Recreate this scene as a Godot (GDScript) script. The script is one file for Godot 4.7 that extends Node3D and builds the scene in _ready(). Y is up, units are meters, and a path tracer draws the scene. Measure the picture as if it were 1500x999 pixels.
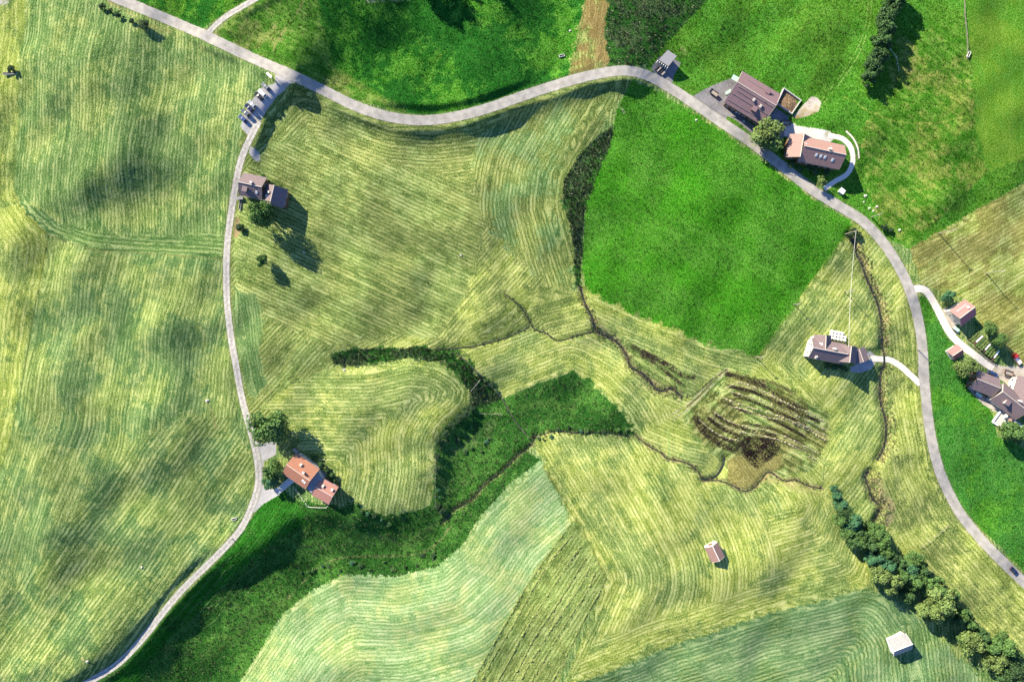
extends Node3D
# A shallow alpine valley seen from a drone: meadows, two lanes, farms, brooks and hedges.
# Positions are given in survey units: 1 unit = 0.3 m on the ground plane, x to the east, y to the south,
# read off the aerial picture; site() turns them into points on the terrain at their true height.

const K := 0.3
const CX := 750.0
const CY := 499.5
const EYE := 300.0
const RX := 530.0
const TW := 2048
const TH := 1376
const RZ := RX * TH / TW
const GW := 531
const GH := 357
const BANDS := 16
const TONE := 0.71

var rng := RandomNumberGenerator.new()
var H1 := PackedFloat32Array()          # 1 m terrain heights
var MW := 0
var MH := 0
var H2 := PackedFloat32Array()          # 0.5 m terrain heights, with swaths
var IDS := PackedByteArray()
var N1 := PackedByteArray()
var N2 := PackedByteArray()
var N3 := PackedByteArray()
var N4 := PackedByteArray()
var fields := []
var FC := []
var parts_out := []
var M := {}
var taken := {}
var noise_a := FastNoiseLite.new()
var noise_b := FastNoiseLite.new()
var road_lines := []
var ditch_lines := []
var bank_data := []
var crowns := []
var trunk_mesh: ArrayMesh

# hills: centre, half widths, turn in degrees, height in metres
var hills := [
	[110, 90, 85, 110, 10, 7.5], [180, 175, 55, 75, 0, 5.0], [160, 245, 80, 46, -25, 5.0], [335, 190, 60, 140, 0, 4.0], [215, 50, 40, 50, 0, 2.6],
	[60, 620, 100, 120, 0, 6.0], [118, 402, 36, 46, 0, 3.8], [250, 488, 36, 38, 0, 3.8], [228, 650, 60, 64, 0, 5.6], [92, 772, 62, 62, 0, 6.4], [250, 575, 40, 40, 0, 2.2], [170, 900, 60, 50, 0, 2.5], [40, 330, 40, 60, 0, 2.5],
	[460, -40, 150, 120, 0, 17.0], [735, -20, 60, 75, 15, 7.0],
	[560, 320, 150, 110, 25, 4.2], [400, 440, 50, 60, 0, 2.4], [560, 600, 75, 60, 0, 3.0],
	[1040, 780, 150, 100, 0, 4.0], [960, 880, 190, 60, -15, 2.8], [1160, 850, 120, 60, -15, 2.0],
	[1040, 320, 170, 140, 0, 2.5], [1310, 200, 120, 120, 0, 4.0], [1450, 100, 60, 150, 0, 3.0], [1420, 420, 80, 90, 0, 2.0],
	[1150, 440, 60, 70, 0, 1.5], [830, 680, 60, 50, 0, 2.4], [720, 450, 60, 35, -20, 2.2], [790, 560, 60, 30, -20, 1.2],
	[1380, 290, 70, 30, -30, 2.4], [880, 30, 40, 60, 0, 2.5], [950, 40, 50, 40, -35, 2.5], [600, 430, 60, 40, 20, 1.6], [520, 250, 60, 50, 20, 1.4],
]
# banks and valleys: line, height at its start and end, half width on the left and on the right of travel
var banks := [
	[[[250, 1060], [270, 985], [320, 920], [395, 862], [470, 832], [560, 815], [640, 780], [690, 715], [730, 640], [748, 590]], -12.0, -3.5, 56, 130],
	[[[436, 122], [418, 132], [402, 148], [386, 170], [376, 195], [370, 240]], 4.8, 3.0, 18, 70],
	[[[440, 128], [500, 155], [570, 183], [630, 188], [690, 178], [760, 152], [850, 124], [905, 115]], 2.4, 4.0, 80, 18],
	[[[590, 155], [650, 156], [700, 147], [745, 130]], 2.0, 1.6, 60, 9],
	[[[100, 1005], [190, 938], [245, 872], [290, 822]], 1.8, 1.2, 60, 13],
	[[[45, 978], [92, 948], [132, 912]], 2.2, 1.2, 40, 14],
	[[[55, 1010], [108, 982], [150, 950]], 1.8, 1.0, 40, 13],
	[[[330, 840], [390, 790], [440, 750], [520, 760]], 2.0, 2.0, 30, 16],
	[[[500, 560], [560, 548], [625, 556], [668, 590], [640, 650], [628, 740]], 1.5, 1.0, 20, 40],
	[[[340, 470], [350, 540], [368, 600]], 1.0, 0.6, 14, 40],
	[[[1225, 310], [1262, 332], [1300, 380], [1325, 430]], 0.9, 0.7, 20, 12],
]
var ditches := [
	[[[738, 430], [752, 440], [765, 452], [775, 468], [783, 482], [800, 488], [818, 499], [845, 492], [870, 486]], 0.45, 4],
	[[[640, 512], [690, 508], [735, 497], [775, 480]], 0.4, 3.5],
	[[[850, 420], [856, 442], [866, 462], [874, 484], [888, 492], [905, 502], [918, 520], [925, 538], [945, 550], [965, 572], [985, 570], [1000, 582]], 0.6, 5],
	[[[930, 636], [945, 650], [968, 663], [978, 672], [1005, 678], [1022, 690], [1033, 704], [1052, 704], [1075, 712], [1090, 720], [1105, 715], [1118, 700], [1128, 692], [1150, 705], [1165, 703], [1185, 712], [1205, 716]], 0.6, 4],
	[[[1033, 704], [1050, 698], [1060, 682], [1062, 670]], 0.9, 5],
	[[[1246, 345], [1252, 352], [1258, 372], [1266, 388], [1270, 402], [1282, 428], [1290, 450], [1294, 475], [1295, 505], [1296, 530], [1292, 560], [1293, 590], [1300, 615], [1301, 640], [1296, 660], [1287, 675]], 1.5, 7],
	[[[1276, 692], [1271, 700], [1276, 716], [1282, 732], [1292, 742], [1290, 752], [1283, 766], [1277, 776]], 1.9, 6.5],
	[[[785, 637], [778, 652], [758, 668], [745, 682], [728, 697], [708, 712], [692, 732], [664, 748], [650, 765]], 0.8, 4],
	[[[735, 583], [745, 602], [758, 622], [772, 638]], 0.5, 2.5],
	[[[925, 640], [880, 634], [850, 635], [815, 632], [785, 640]], 0.4, 3.5],
]
# roads: name, width in survey units, line
var roads := [
	["road", 14.6, [[118, -30], [150, -12], [177, 0], [240, 26], [300, 52], [374, 87], [425, 109], [475, 133], [525, 157], [575, 172], [625, 176], [675, 169], [725, 155], [750, 146], [800, 129], [850, 114], [900, 104], [930, 105], [960, 116], [1000, 140], [1050, 174], [1100, 208], [1155, 250], [1187, 276], [1225, 299], [1265, 324], [1295, 356], [1317, 390], [1332, 422], [1343, 456], [1351, 500], [1355, 556], [1360, 610], [1369, 660], [1381, 700], [1405, 748], [1437, 789], [1470, 823], [1500, 852], [1560, 908]]],
	["lane", 9.4, [[378, 178], [367, 200], [357, 222], [348, 252], [338, 312], [332, 362], [331, 412], [333, 455], [339, 502], [345, 535], [352, 575], [360, 608], [369, 640], [375, 668], [378, 690], [377, 712], [370, 737], [357, 767], [340, 790], [312, 819], [270, 860], [240, 895], [220, 921], [197, 948], [170, 974], [135, 996], [100, 1014]]],
	["lane", 7.6, [[302, 52], [308, 44], [318, 34], [333, 22], [355, 9], [378, -4], [420, -26]]],
	["track", 10.5, [[1338, 424], [1350, 423], [1358, 427], [1367, 440], [1378, 461], [1390, 484], [1402, 499], [1420, 514], [1438, 527], [1456, 540]]],
	["track", 8.4, [[1276, 525], [1290, 526], [1303, 527], [1318, 535], [1332, 547], [1349, 563]]],
	["path", 7.0, [[1214, 198], [1234, 203], [1246, 215], [1250, 231], [1247, 246], [1239, 257], [1223, 266], [1208, 277]]],
	["path", 2.2, [[1240, 192], [1250, 202], [1257, 216], [1259, 232]]],
]

func c8(r: float, g: float, b: float) -> Color: return Color(r / 255.0, g / 255.0, b / 255.0)

func map_x(px: float) -> float: return (px - CX) * K
func map_z(py: float) -> float: return (py - CY) * K

func _ready():
	rng.seed = 4711
	set_camera_and_light()
	noise_a.seed = 5; noise_a.frequency = 0.0075; noise_a.fractal_octaves = 2
	noise_b.seed = 9; noise_b.frequency = 0.09; noise_b.fractal_octaves = 2
	make_materials()
	raise_terrain()
	define_fields()
	raster_fields()
	build_ground()
	build_far_ground()
	build_roads()
	build_streams()
	build_buildings()
	build_vehicles()
	build_trees()
	build_furniture()
	build_windrows()
	build_ground_cover()

func set_camera_and_light():
	var cam := Camera3D.new()
	cam.name = "camera"
	cam.position = Vector3(0, EYE, 0)
	cam.rotation_degrees = Vector3(-90, 0, 0)
	cam.fov = rad_to_deg(2.0 * atan(CY * K / EYE))
	cam.near = 1.0
	cam.far = 8000.0
	add_child(cam)
	cam.current = true
	var sky_mat := ProceduralSkyMaterial.new()
	sky_mat.sky_top_color = Color(0.32, 0.47, 0.72)
	sky_mat.sky_horizon_color = Color(0.62, 0.72, 0.86)
	sky_mat.sky_curve = 0.18
	sky_mat.ground_bottom_color = Color(0.22, 0.26, 0.14)
	sky_mat.ground_horizon_color = Color(0.55, 0.62, 0.66)
	sky_mat.sky_energy_multiplier = 0.8
	var env := Environment.new()
	env.background_mode = Environment.BG_SKY
	env.sky = Sky.new()
	env.sky.sky_material = sky_mat
	env.tonemap_mode = Environment.TONE_MAPPER_LINEAR
	env.tonemap_exposure = 2.85
	env.sdfgi_enabled = true
	env.ssao_enabled = true
	env.ssil_enabled = true
	var we := WorldEnvironment.new()
	we.name = "world_environment"
	we.environment = env
	add_child(we)
	var sun := DirectionalLight3D.new()
	sun.name = "sun"
	sun.light_energy = 1.6
	sun.light_color = Color(1.0, 0.95, 0.84)
	sun.light_angular_distance = 0.5
	sun.shadow_enabled = true
	var e := deg_to_rad(29.0)
	add_child(sun)
	sun.look_at_from_position(Vector3.ZERO, Vector3(0.69 * cos(e), -sin(e), 0.724 * cos(e)), Vector3.UP)

# ---------------------------------------------------------------- naming
func numbered(called: String) -> String:
	taken[called] = taken.get(called, -1) + 1
	return called if taken[called] == 0 else "%s_%03d" % [called, taken[called]]

func thing(called: String, label: String, category: String, where := Vector3.ZERO, turn := 0.0, group := "") -> Node3D:
	var o := Node3D.new()
	o.name = numbered(called)
	add_child(o)
	o.position = where
	o.rotation.y = turn
	tag(o, label, category, group)
	return o

func tag(o: Node, label: String, category := "", group := "", kind := ""):
	if label: o.set_meta("label", label)
	if category: o.set_meta("category", category)
	if group: o.set_meta("group", group)
	if kind: o.set_meta("kind", kind)

func part(called: String, mesh: Mesh, mat: Material, parent: Node) -> MeshInstance3D:
	var o := MeshInstance3D.new()
	o.name = numbered(called) if parent == self else called
	o.mesh = mesh
	o.material_override = mat
	parent.add_child(o, true)
	return o

func structure(called: String, mesh: Mesh, mat: Material, label: String) -> MeshInstance3D:
	var o := part(called, mesh, mat, self)
	tag(o, label, "", "", "structure")
	return o

# ---------------------------------------------------------------- shapes
func begin() -> SurfaceTool:
	var st := SurfaceTool.new()
	st.begin(Mesh.PRIMITIVE_TRIANGLES)
	return st

func poly(st: SurfaceTool, p: Array, inside: Vector3, uvs := []):
	var n: Vector3 = -((p[1] - p[0]) as Vector3).cross(p[2] - p[0])
	var mid := Vector3.ZERO
	for q in p: mid += q
	mid /= p.size()
	var order := range(p.size())
	if n.dot(mid - inside) < 0.0:
		n = -n
		order.reverse()
	n = n.normalized()
	for i in range(1, p.size() - 1):
		for k in [order[0], order[i], order[i + 1]]:
			st.set_normal(n)
			if uvs: st.set_uv(uvs[k])
			st.add_vertex(p[k])

func hexa(st: SurfaceTool, p: Array):  # eight corners: bottom four in ring order, then top four
	var mid := Vector3.ZERO
	for q in p: mid += q / 8.0
	for f in [[0, 1, 2, 3], [4, 5, 6, 7], [0, 1, 5, 4], [1, 2, 6, 5], [2, 3, 7, 6], [3, 0, 4, 7]]:
		poly(st, [p[f[0]], p[f[1]], p[f[2]], p[f[3]]], mid)

func bx(st: SurfaceTool, c: Vector3, s: Vector3, b := Basis.IDENTITY):
	var h := s / 2.0
	var p := []
	for y in [-1, 1]:
		for q in [[-1, -1], [1, -1], [1, 1], [-1, 1]]:
			p.append(c + b * Vector3(q[0] * h.x, y * h.y, q[1] * h.z))
	hexa(st, p)

func box_mesh(c: Vector3, s: Vector3, b := Basis.IDENTITY) -> ArrayMesh:
	var st := begin()
	bx(st, c, s, b)
	return st.commit()

func tube(st: SurfaceTool, pts: Array, radii: Array, sides := 8):
	var rings := []
	for i in pts.size():
		var d: Vector3 = ((pts[min(i + 1, pts.size() - 1)] as Vector3) - pts[max(i - 1, 0)]).normalized()
		var u := d.cross(Vector3.UP if absf(d.y) < 0.9 else Vector3.RIGHT).normalized()
		var v := d.cross(u)
		var ring := []
		for k in sides:
			var a := TAU * k / sides
			ring.append((u * cos(a) + v * sin(a)))
		rings.append(ring)
	for i in pts.size() - 1:
		for k in sides:
			var k2 := (k + 1) % sides
			var q := [[i, k], [i + 1, k], [i + 1, k2], [i, k2]]
			var mid: Vector3 = (pts[i] + pts[i + 1]) / 2.0
			var a3: Array = []
			for e in q: a3.append(pts[e[0]] + rings[e[0]][e[1]] * radii[e[0]])
			var n: Vector3 = -(a3[1] - a3[0]).cross(a3[2] - a3[0])
			var ord := [0, 1, 2, 0, 2, 3] if n.dot(a3[0] - mid) > 0.0 else [0, 2, 1, 0, 3, 2]
			for o in ord:
				st.set_normal(rings[q[o][0]][q[o][1]])
				st.add_vertex(a3[o])
	for e in [0, pts.size() - 1]:
		var cap := []
		for k in sides: cap.append(pts[e] + rings[e][k] * radii[e])
		if radii[e] > 0.001: poly(st, cap, (pts[1] if e == 0 else pts[e - 1]))

func smooth_line(p: Array, step: float) -> Array:   # Catmull-Rom through points [x, y]
	var out := []
	for i in p.size() - 1:
		var a := v2(p[max(i - 1, 0)]); var b := v2(p[i]); var c := v2(p[i + 1]); var d := v2(p[min(i + 2, p.size() - 1)])
		var n := int(max(1, ceil(b.distance_to(c) / step)))
		for k in n:
			out.append(b.cubic_interpolate(c, a, d, float(k) / n))
	out.append(v2(p[-1]))
	return out

func v2(p) -> Vector2: return p if p is Vector2 else Vector2(p[0], p[1])

# ---------------------------------------------------------------- terrain
func prepare_banks():
	for b in banks:
		var line := smooth_line(b[0], 14.0)
		var d := PackedFloat32Array()
		var lo := Vector2(1e9, 1e9); var hi := -lo
		for p in line:
			d.append(p.x); d.append(p.y)
			lo = lo.min(p); hi = hi.max(p)
		var w: float = max(b[3], b[4]) * 2.3
		bank_data.append([d, b[1], b[2], b[3], b[4], lo.x - w, lo.y - w, hi.x + w, hi.y + w])

func raw_height(mx: float, my: float) -> float:
	var h := 0.0
	for g in hills:
		var dx: float = mx - g[0]
		var dy: float = my - g[1]
		var reach: float = 2.6 * max(g[2], g[3])
		if absf(dx) > reach or absf(dy) > reach: continue
		if g[4] != 0:
			var a: float = deg_to_rad(g[4])
			var c := cos(a); var s := sin(a)
			var t := dx * c + dy * s
			dy = -dx * s + dy * c
			dx = t
		dx /= g[2]; dy /= g[3]
		h += g[5] * exp(-(dx * dx + dy * dy))
	for b in bank_data:
		if mx < b[5] or my < b[6] or mx > b[7] or my > b[8]: continue
		var d: PackedFloat32Array = b[0]
		var n := d.size() / 2 - 1
		var best := 1e18
		var at := 0.0
		var side := 1.0
		for i in n:
			var ax := d[2 * i]; var ay := d[2 * i + 1]
			var ex := d[2 * i + 2] - ax; var ey := d[2 * i + 3] - ay
			var vx := mx - ax; var vy := my - ay
			var t := clampf((vx * ex + vy * ey) / (ex * ex + ey * ey), 0.0, 1.0)
			var qx := vx - ex * t; var qy := vy - ey * t
			var q := qx * qx + qy * qy
			if q < best:
				best = q
				at = (i + t) / n
				side = clampf((ex * vy - ey * vx) / maxf(sqrt((ex * ex + ey * ey) * q), 1e-6), -1.0, 1.0)
		var w: float = lerpf(b[3], b[4], 0.5 + 0.5 * side)
		h += lerpf(b[1], b[2], at) * exp(-best / (w * w))
	h += noise_a.get_noise_2d(mx * 0.9, my * 0.9) * 2.6 + noise_b.get_noise_2d(mx, my) * 0.05
	return h

func height_band(b: int):
	var y0 := GH * b / BANDS
	var y1 := GH * (b + 1) / BANDS
	var out := PackedFloat32Array()
	out.resize((y1 - y0) * GW)
	var i := 0
	for y in range(y0, y1):
		var my := (y - (GH - 1) / 2.0) / K + CY
		for x in GW:
			out[i] = raw_height((x - (GW - 1) / 2.0) / K + CX, my)
			i += 1
	parts_out[b] = out

func in_bands(job: Callable):
	parts_out.resize(BANDS)
	WorkerThreadPool.wait_for_group_task_completion(WorkerThreadPool.add_group_task(job, BANDS))

func height1(x: float, z: float) -> float:
	var fx := clampf(x + (GW - 1) / 2.0, 0.0, GW - 1.001)
	var fz := clampf(z + (GH - 1) / 2.0, 0.0, GH - 1.001)
	var ix := int(fx); var iz := int(fz)
	fx -= ix; fz -= iz
	var i := iz * GW + ix
	return lerpf(lerpf(H1[i], H1[i + 1], fx), lerpf(H1[i + GW], H1[i + GW + 1], fx), fz)

func ground(x: float, z: float) -> float:
	if H2.is_empty(): return height1(x, z)
	var fx := clampf(x * 2.0 + (MW - 1) / 2.0, 0.0, MW - 1.001)
	var fz := clampf(z * 2.0 + (MH - 1) / 2.0, 0.0, MH - 1.001)
	var ix := int(fx); var iz := int(fz)
	fx -= ix; fz -= iz
	var i := iz * MW + ix
	return lerpf(lerpf(H2[i], H2[i + 1], fx), lerpf(H2[i + MW], H2[i + MW + 1], fx), fz)

func site(px: float, py: float, up := 0.0) -> Vector3:
	# the place whose point UP metres above the ground was surveyed at (px, py)
	var x := map_x(px); var z := map_z(py)
	var h := 0.0
	for i in 4:
		h = height1(x, z)
		var k := (EYE - h - up) / EYE
		x = map_x(px) * k; z = map_z(py) * k
	return Vector3(x, height1(x, z), z)

func flat_site(px: float, py: float) -> Vector2:
	var p := site(px, py)
	return Vector2(p.x, p.z)

func raise_terrain():
	prepare_banks()
	in_bands(height_band)
	for b in BANDS: H1.append_array(parts_out[b])
	# ditches are cut in, roads are levelled across
	for d in ditches:
		var line := []
		for p in smooth_line(d[0], 3.0): line.append(flat_site(p.x, p.y))
		ditch_lines.append(line)
	var road_pts := []
	for r in roads:
		var line := []
		var hs := []
		for p in smooth_line(r[2], 2.5):
			var w := site(p.x, p.y)
			line.append(Vector2(w.x, w.z))
			hs.append(w.y)
		for k in 6:
			var nh := hs.duplicate()
			for i in range(1, hs.size() - 1): nh[i] = (hs[i - 1] + hs[i] * 2.0 + hs[i + 1]) / 4.0
			hs = nh
		road_lines.append(line)
		road_pts.append([line, hs, r[1] * K / 2.0])
	for k in ditches.size():
		carve(ditch_lines[k], ditches[k][1], ditches[k][2] * K)
	for r in road_pts: level(r[0], r[1], r[2])

func carve(line: Array, depth: float, w: float):
	var near := {}
	var reach := int(ceil(w * 2.6)) + 1
	for p in line:
		var cx := int(round(p.x + (GW - 1) / 2.0)); var cz := int(round(p.y + (GH - 1) / 2.0))
		for dz in range(-reach, reach + 1):
			for dx in range(-reach, reach + 1):
				var x := cx + dx; var z := cz + dz
				if x < 0 or z < 0 or x >= GW or z >= GH: continue
				var q := Vector2(x - (GW - 1) / 2.0, z - (GH - 1) / 2.0).distance_squared_to(p)
				var i := z * GW + x
				if q < near.get(i, 1e9): near[i] = q
	for i in near: H1[i] -= depth * exp(-near[i] / (w * w))

func level(line: Array, hs: Array, half: float):
	var near := {}
	var reach := int(ceil(half + 4.5))
	for n in line.size():
		var p: Vector2 = line[n]
		var cx := int(round(p.x + (GW - 1) / 2.0)); var cz := int(round(p.y + (GH - 1) / 2.0))
		for dz in range(-reach, reach + 1):
			for dx in range(-reach, reach + 1):
				var x := cx + dx; var z := cz + dz
				if x < 0 or z < 0 or x >= GW or z >= GH: continue
				var q := Vector2(x - (GW - 1) / 2.0, z - (GH - 1) / 2.0).distance_squared_to(p)
				var i := z * GW + x
				if not near.has(i) or q < near[i][0]: near[i] = [q, hs[n]]
	for i in near:
		var t := smoothstep(half + 0.8, half + 4.0, sqrt(near[i][0]))
		H1[i] = lerpf(near[i][1], H1[i], t)

# ---------------------------------------------------------------- ground cover of each field
func ramp(a: Array, tone := TONE) -> PackedByteArray:
	var out := PackedByteArray()
	for i in 256:
		var t := i / 255.0 * (a.size() - 1)
		var k := mini(int(t), a.size() - 2)
		var c: Vector3 = Vector3(a[k][0], a[k][1], a[k][2]).lerp(Vector3(a[k + 1][0], a[k + 1][1], a[k + 1][2]), t - k) * tone
		out.append(int(clampf(c.x, 0, 255))); out.append(int(clampf(c.y, 0, 255))); out.append(int(clampf(c.z, 0, 255)))
	return out

func field(called: String, label: String, outline: Array, guide: Array, look: Dictionary):
	var f := {"name": called, "label": label, "outline": outline, "guide": guide, "space": 1.9, "edge": 0.26, "amp": 0.05, "contrast": 0.4, "n3": 0.6, "n2": 0.16, "hash": 0.24, "bias": 0.48, "wob": 0.06, "patch": 300, "hard": false}
	f.merge(look, true)
	if not f.has("b"): f.b = f.a
	f.ramp_a = ramp(f.a)
	f.ramp_b = ramp(f.b)
	fields.append(f)

func define_fields():
	var dry := [[62, 94, 44], [142, 169, 88], [220, 230, 154]]
	var dry_green := [[48, 88, 48], [114, 152, 86], [196, 212, 144]]
	var nw := [[46, 86, 44], [116, 154, 82], [196, 212, 144]]
	var straw := [[88, 114, 44], [176, 195, 94], [238, 240, 166]]
	var olive := [[54, 82, 40], [134, 156, 80], [214, 218, 142]]
	var vivid := [[40, 106, 18], [80, 160, 40], [144, 200, 92]]
	var deep := [[18, 78, 20], [38, 118, 34], [86, 154, 62]]
	var pasture := [[44, 106, 18], [88, 156, 42], [150, 192, 86]]
	var marsh := [[20, 64, 22], [46, 108, 36], [108, 156, 74]]
	var reed := [[28, 54, 30], [62, 96, 54], [132, 146, 104]]
	var tan := [[100, 92, 54], [150, 134, 82], [196, 176, 122]]
	var soil := [[34, 28, 26], [74, 64, 48], [120, 112, 76]]
	var concrete := [[226, 226, 224], [244, 243, 240], [252, 251, 248]]
	var asphalt := [[120, 120, 128], [150, 149, 156], [178, 176, 182]]
	var gravel := [[186, 176, 164], [222, 212, 200], [244, 238, 230]]
	var lawn_look := {"space": 3.0, "amp": 0.0, "contrast": 0.04, "hash": 0.14, "n3": 1.0, "n2": 0.3, "bias": 0.46, "wob": 0.5}
	# first the widest, later ones lie over earlier ones
	field("meadow", "wide mown meadow west of the lane with upright swaths", [[-160, -160], [165, -160], [165, -4], [240, 30], [374, 92], [395, 106], [372, 148], [352, 185], [350, 250], [334, 330], [328, 378], [250, 372], [130, 366], [60, 360], [-160, 360]],
		[[52, -160], [24, 110], [14, 282], [10, 460]], {"a": nw, "b": dry, "patch": 138, "space": 1.45, "contrast": 0.49})
	field("meadow", "headland of the western meadow with swaths turning along its lower edge", [[18, 284], [34, 290], [90, 330], [150, 342], [240, 346], [334, 340], [328, 378], [250, 372], [130, 366], [70, 346]],
		[[17, 284], [40, 318], [76, 348], [130, 366], [326, 380]], {"a": nw, "b": dry_green, "patch": 136, "contrast": 0.57})
	field("meadow", "yellow-green mown meadow in the southwest crossed by fine diagonal lines", [[-160, 360], [60, 356], [130, 366], [250, 372], [328, 378], [328, 455], [340, 535], [357, 610], [372, 668], [374, 712], [352, 767], [310, 819], [240, 890], [195, 948], [130, 996], [60, 1200], [-160, 1200]],
		[[70, 345], [44, 480], [22, 610], [-10, 720], [-120, 1000]], {"a": dry_green, "b": dry, "patch": 118, "space": 1.58, "contrast": 0.44})
	field("meadow", "cross-raked part of the southwest meadow with fine slanting lines", [[190, 650], [270, 612], [340, 612], [372, 680], [352, 767], [310, 819], [240, 890], [195, 948], [130, 996], [60, 1200], [-160, 1200], [-160, 1000], [60, 820], [120, 735]],
		[[760, 600], [240, 1340]], {"a": dry_green, "b": dry, "patch": 118, "space": 1.72, "contrast": 0.60, "edge": 0.26, "bias": 0.42})
	field("meadow", "narrow bright meadow strip along the western edge", [[-160, -160], [30, -160], [36, 0], [24, 110], [17, 284], [68, 345], [42, 480], [20, 610], [-2, 690], [-160, 760]],
		[[36, -160], [24, 110], [17, 284], [68, 345], [42, 480], [20, 610], [-2, 690]], {"a": dry, "b": straw, "patch": 104, "space": 2.00, "contrast": 0.33})
	field("meadow", "large olive mown meadow south of the curving road", [[352, 185], [380, 170], [405, 138], [432, 122], [500, 150], [575, 180], [630, 184], [690, 176], [760, 150], [850, 122], [905, 112], [925, 118], [850, 225], [822, 290], [840, 360], [850, 425], [875, 488], [800, 500], [735, 590], [690, 600], [640, 700], [560, 760], [480, 740], [440, 660], [372, 655], [357, 610], [340, 535], [328, 455], [328, 378], [334, 330], [350, 250]],
		[[380, 190], [432, 126], [500, 153], [575, 183], [630, 187], [690, 179], [760, 153], [850, 125], [903, 118], [880, 190], [846, 226], [818, 290], [836, 360], [846, 420]], {"a": olive, "b": dry, "patch": 150, "space": 1.58, "contrast": 0.49})
	field("meadow", "middle of the large olive meadow with straight slanting swaths", [[346, 262], [400, 210], [470, 205], [560, 235], [680, 262], [712, 330], [682, 430], [640, 492], [560, 500], [478, 507], [400, 470], [345, 424]],
		[[200, 480], [900, 804]], {"a": olive, "b": dry, "patch": 138, "space": 1.58, "contrast": 0.48})
	field("meadow", "right side of the large olive meadow with swaths bending down beside the reeds", [[760, 160], [850, 126], [903, 118], [880, 192], [846, 226], [818, 290], [836, 360], [846, 422], [800, 420], [750, 370], [712, 330], [690, 262], [700, 200]],
		[[890, 128], [846, 200], [812, 260], [806, 300], [826, 370], [850, 440]], {"a": olive, "b": dry_green, "patch": 142, "space": 1.58, "contrast": 0.48})
	field("meadow", "lower corner of the large olive meadow with swaths fanning up from the brook", [[640, 494], [682, 432], [712, 332], [750, 372], [800, 420], [770, 440], [740, 470], [690, 502]],
		[[760, 640], [960, 410]], {"a": olive, "b": straw, "patch": 126, "space": 1.51, "contrast": 0.52})
	field("meadow", "olive meadow around the crooked brook with curling swaths", [[480, 505], [600, 490], [680, 500], [690, 440], [760, 420], [850, 425], [875, 488], [800, 506], [735, 590], [660, 520], [520, 508]],
		[[690, 505], [735, 480], [780, 440], [820, 430]], {"a": olive, "b": straw, "patch": 128, "space": 1.51})
	field("meadow", "steep green slope between the large north meadow and the lane", [[340, 420], [372, 432], [384, 470], [378, 520], [390, 560], [366, 590], [352, 545], [338, 480]],
		[[340, 400], [352, 500], [370, 600]], {"a": dry_green, "b": dry_green, "space": 1.38, "contrast": 0.36})
	field("meadow", "pale heart-shaped mown meadow with contour swaths beside the dark marsh", [[372, 604], [430, 560], [478, 540], [492, 537], [540, 538], [600, 524], [640, 530], [668, 545], [687, 570], [684, 592], [648, 626], [634, 650], [636, 700], [630, 738], [600, 750], [562, 754], [520, 735], [500, 715], [470, 690], [440, 655], [410, 610], [392, 598]],
		[[478, 540], [540, 540], [600, 526], [640, 532], [668, 547], [686, 570], [683, 592], [646, 626], [632, 650], [634, 700], [626, 742]], {"a": dry, "b": straw, "patch": 132, "space": 1.51, "contrast": 0.55})
	field("meadow", "yellow mown meadow between the brook and the marsh", [[672, 515], [735, 497], [775, 482], [820, 500], [875, 490], [920, 530], [960, 575], [1000, 600], [985, 640], [930, 640], [915, 606], [880, 568], [838, 543], [800, 556], [735, 582], [700, 545]],
		[[735, 585], [835, 546], [880, 570], [916, 608], [935, 642]], {"a": dry, "b": straw, "patch": 110, "space": 1.51, "contrast": 0.49})
	field("meadow", "straw-coloured mown strip below the vivid green meadow", [[850, 422], [930, 458], [1050, 506], [1112, 520], [1200, 540], [1215, 600], [1200, 720], [1100, 725], [1033, 704], [975, 672], [935, 640], [985, 606], [960, 575], [920, 525], [880, 490]],
		[[850, 420], [930, 458], [1050, 508], [1120, 524], [1210, 620]], {"a": dry, "b": straw, "patch": 112, "space": 1.51})
	field("meadow", "straw-coloured meadow around the stream east of the farmhouse", [[1246, 330], [1290, 350], [1330, 420], [1348, 500], [1356, 600], [1372, 680], [1405, 752], [1500, 860], [1640, 990], [1640, 1100], [1500, 1000], [1400, 890], [1290, 775], [1205, 720], [1210, 600], [1185, 545], [1110, 524]],
		[[1246, 335], [1110, 524]], {"a": dry, "b": straw, "patch": 122, "space": 1.65, "contrast": 0.45})
	field("meadow", "mown strip with long curving swaths beside the eastern road", [[1298, 660], [1310, 600], [1300, 540], [1302, 470], [1330, 440], [1348, 500], [1356, 600], [1372, 680], [1405, 752], [1500, 860], [1640, 990], [1640, 1150], [1500, 1010], [1400, 890], [1320, 800], [1290, 700]],
		[[1335, 430], [1346, 500], [1352, 600], [1366, 680], [1400, 752], [1500, 865], [1640, 1000]], {"a": olive, "b": straw, "patch": 122, "space": 1.58, "contrast": 0.40})
	field("meadow", "yellow mown hill meadow around the small lone hut", [[783, 642], [800, 632], [850, 634], [930, 638], [985, 676], [1033, 706], [1090, 722], [1205, 720], [1245, 770], [1290, 830], [1265, 862], [1110, 902], [950, 958], [820, 1008], [780, 1200], [750, 1200], [830, 990], [888, 850], [850, 780], [800, 690]],
		[[800, 690], [850, 775], [890, 850], [860, 920], [820, 1000]], {"a": dry, "b": straw, "patch": 104, "space": 1.51, "contrast": 0.49})
	field("meadow", "headland of the hill meadow with swaths bending along the lower edge", [[1245, 770], [1290, 830], [1265, 862], [1110, 902], [950, 958], [830, 1004], [870, 940], [960, 905], [1060, 880], [1150, 830], [1120, 760], [1180, 735]],
		[[1290, 790], [1265, 858], [1110, 900], [950, 955], [820, 1006]], {"a": dry, "b": straw, "patch": 112, "space": 1.51, "contrast": 0.49})
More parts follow.
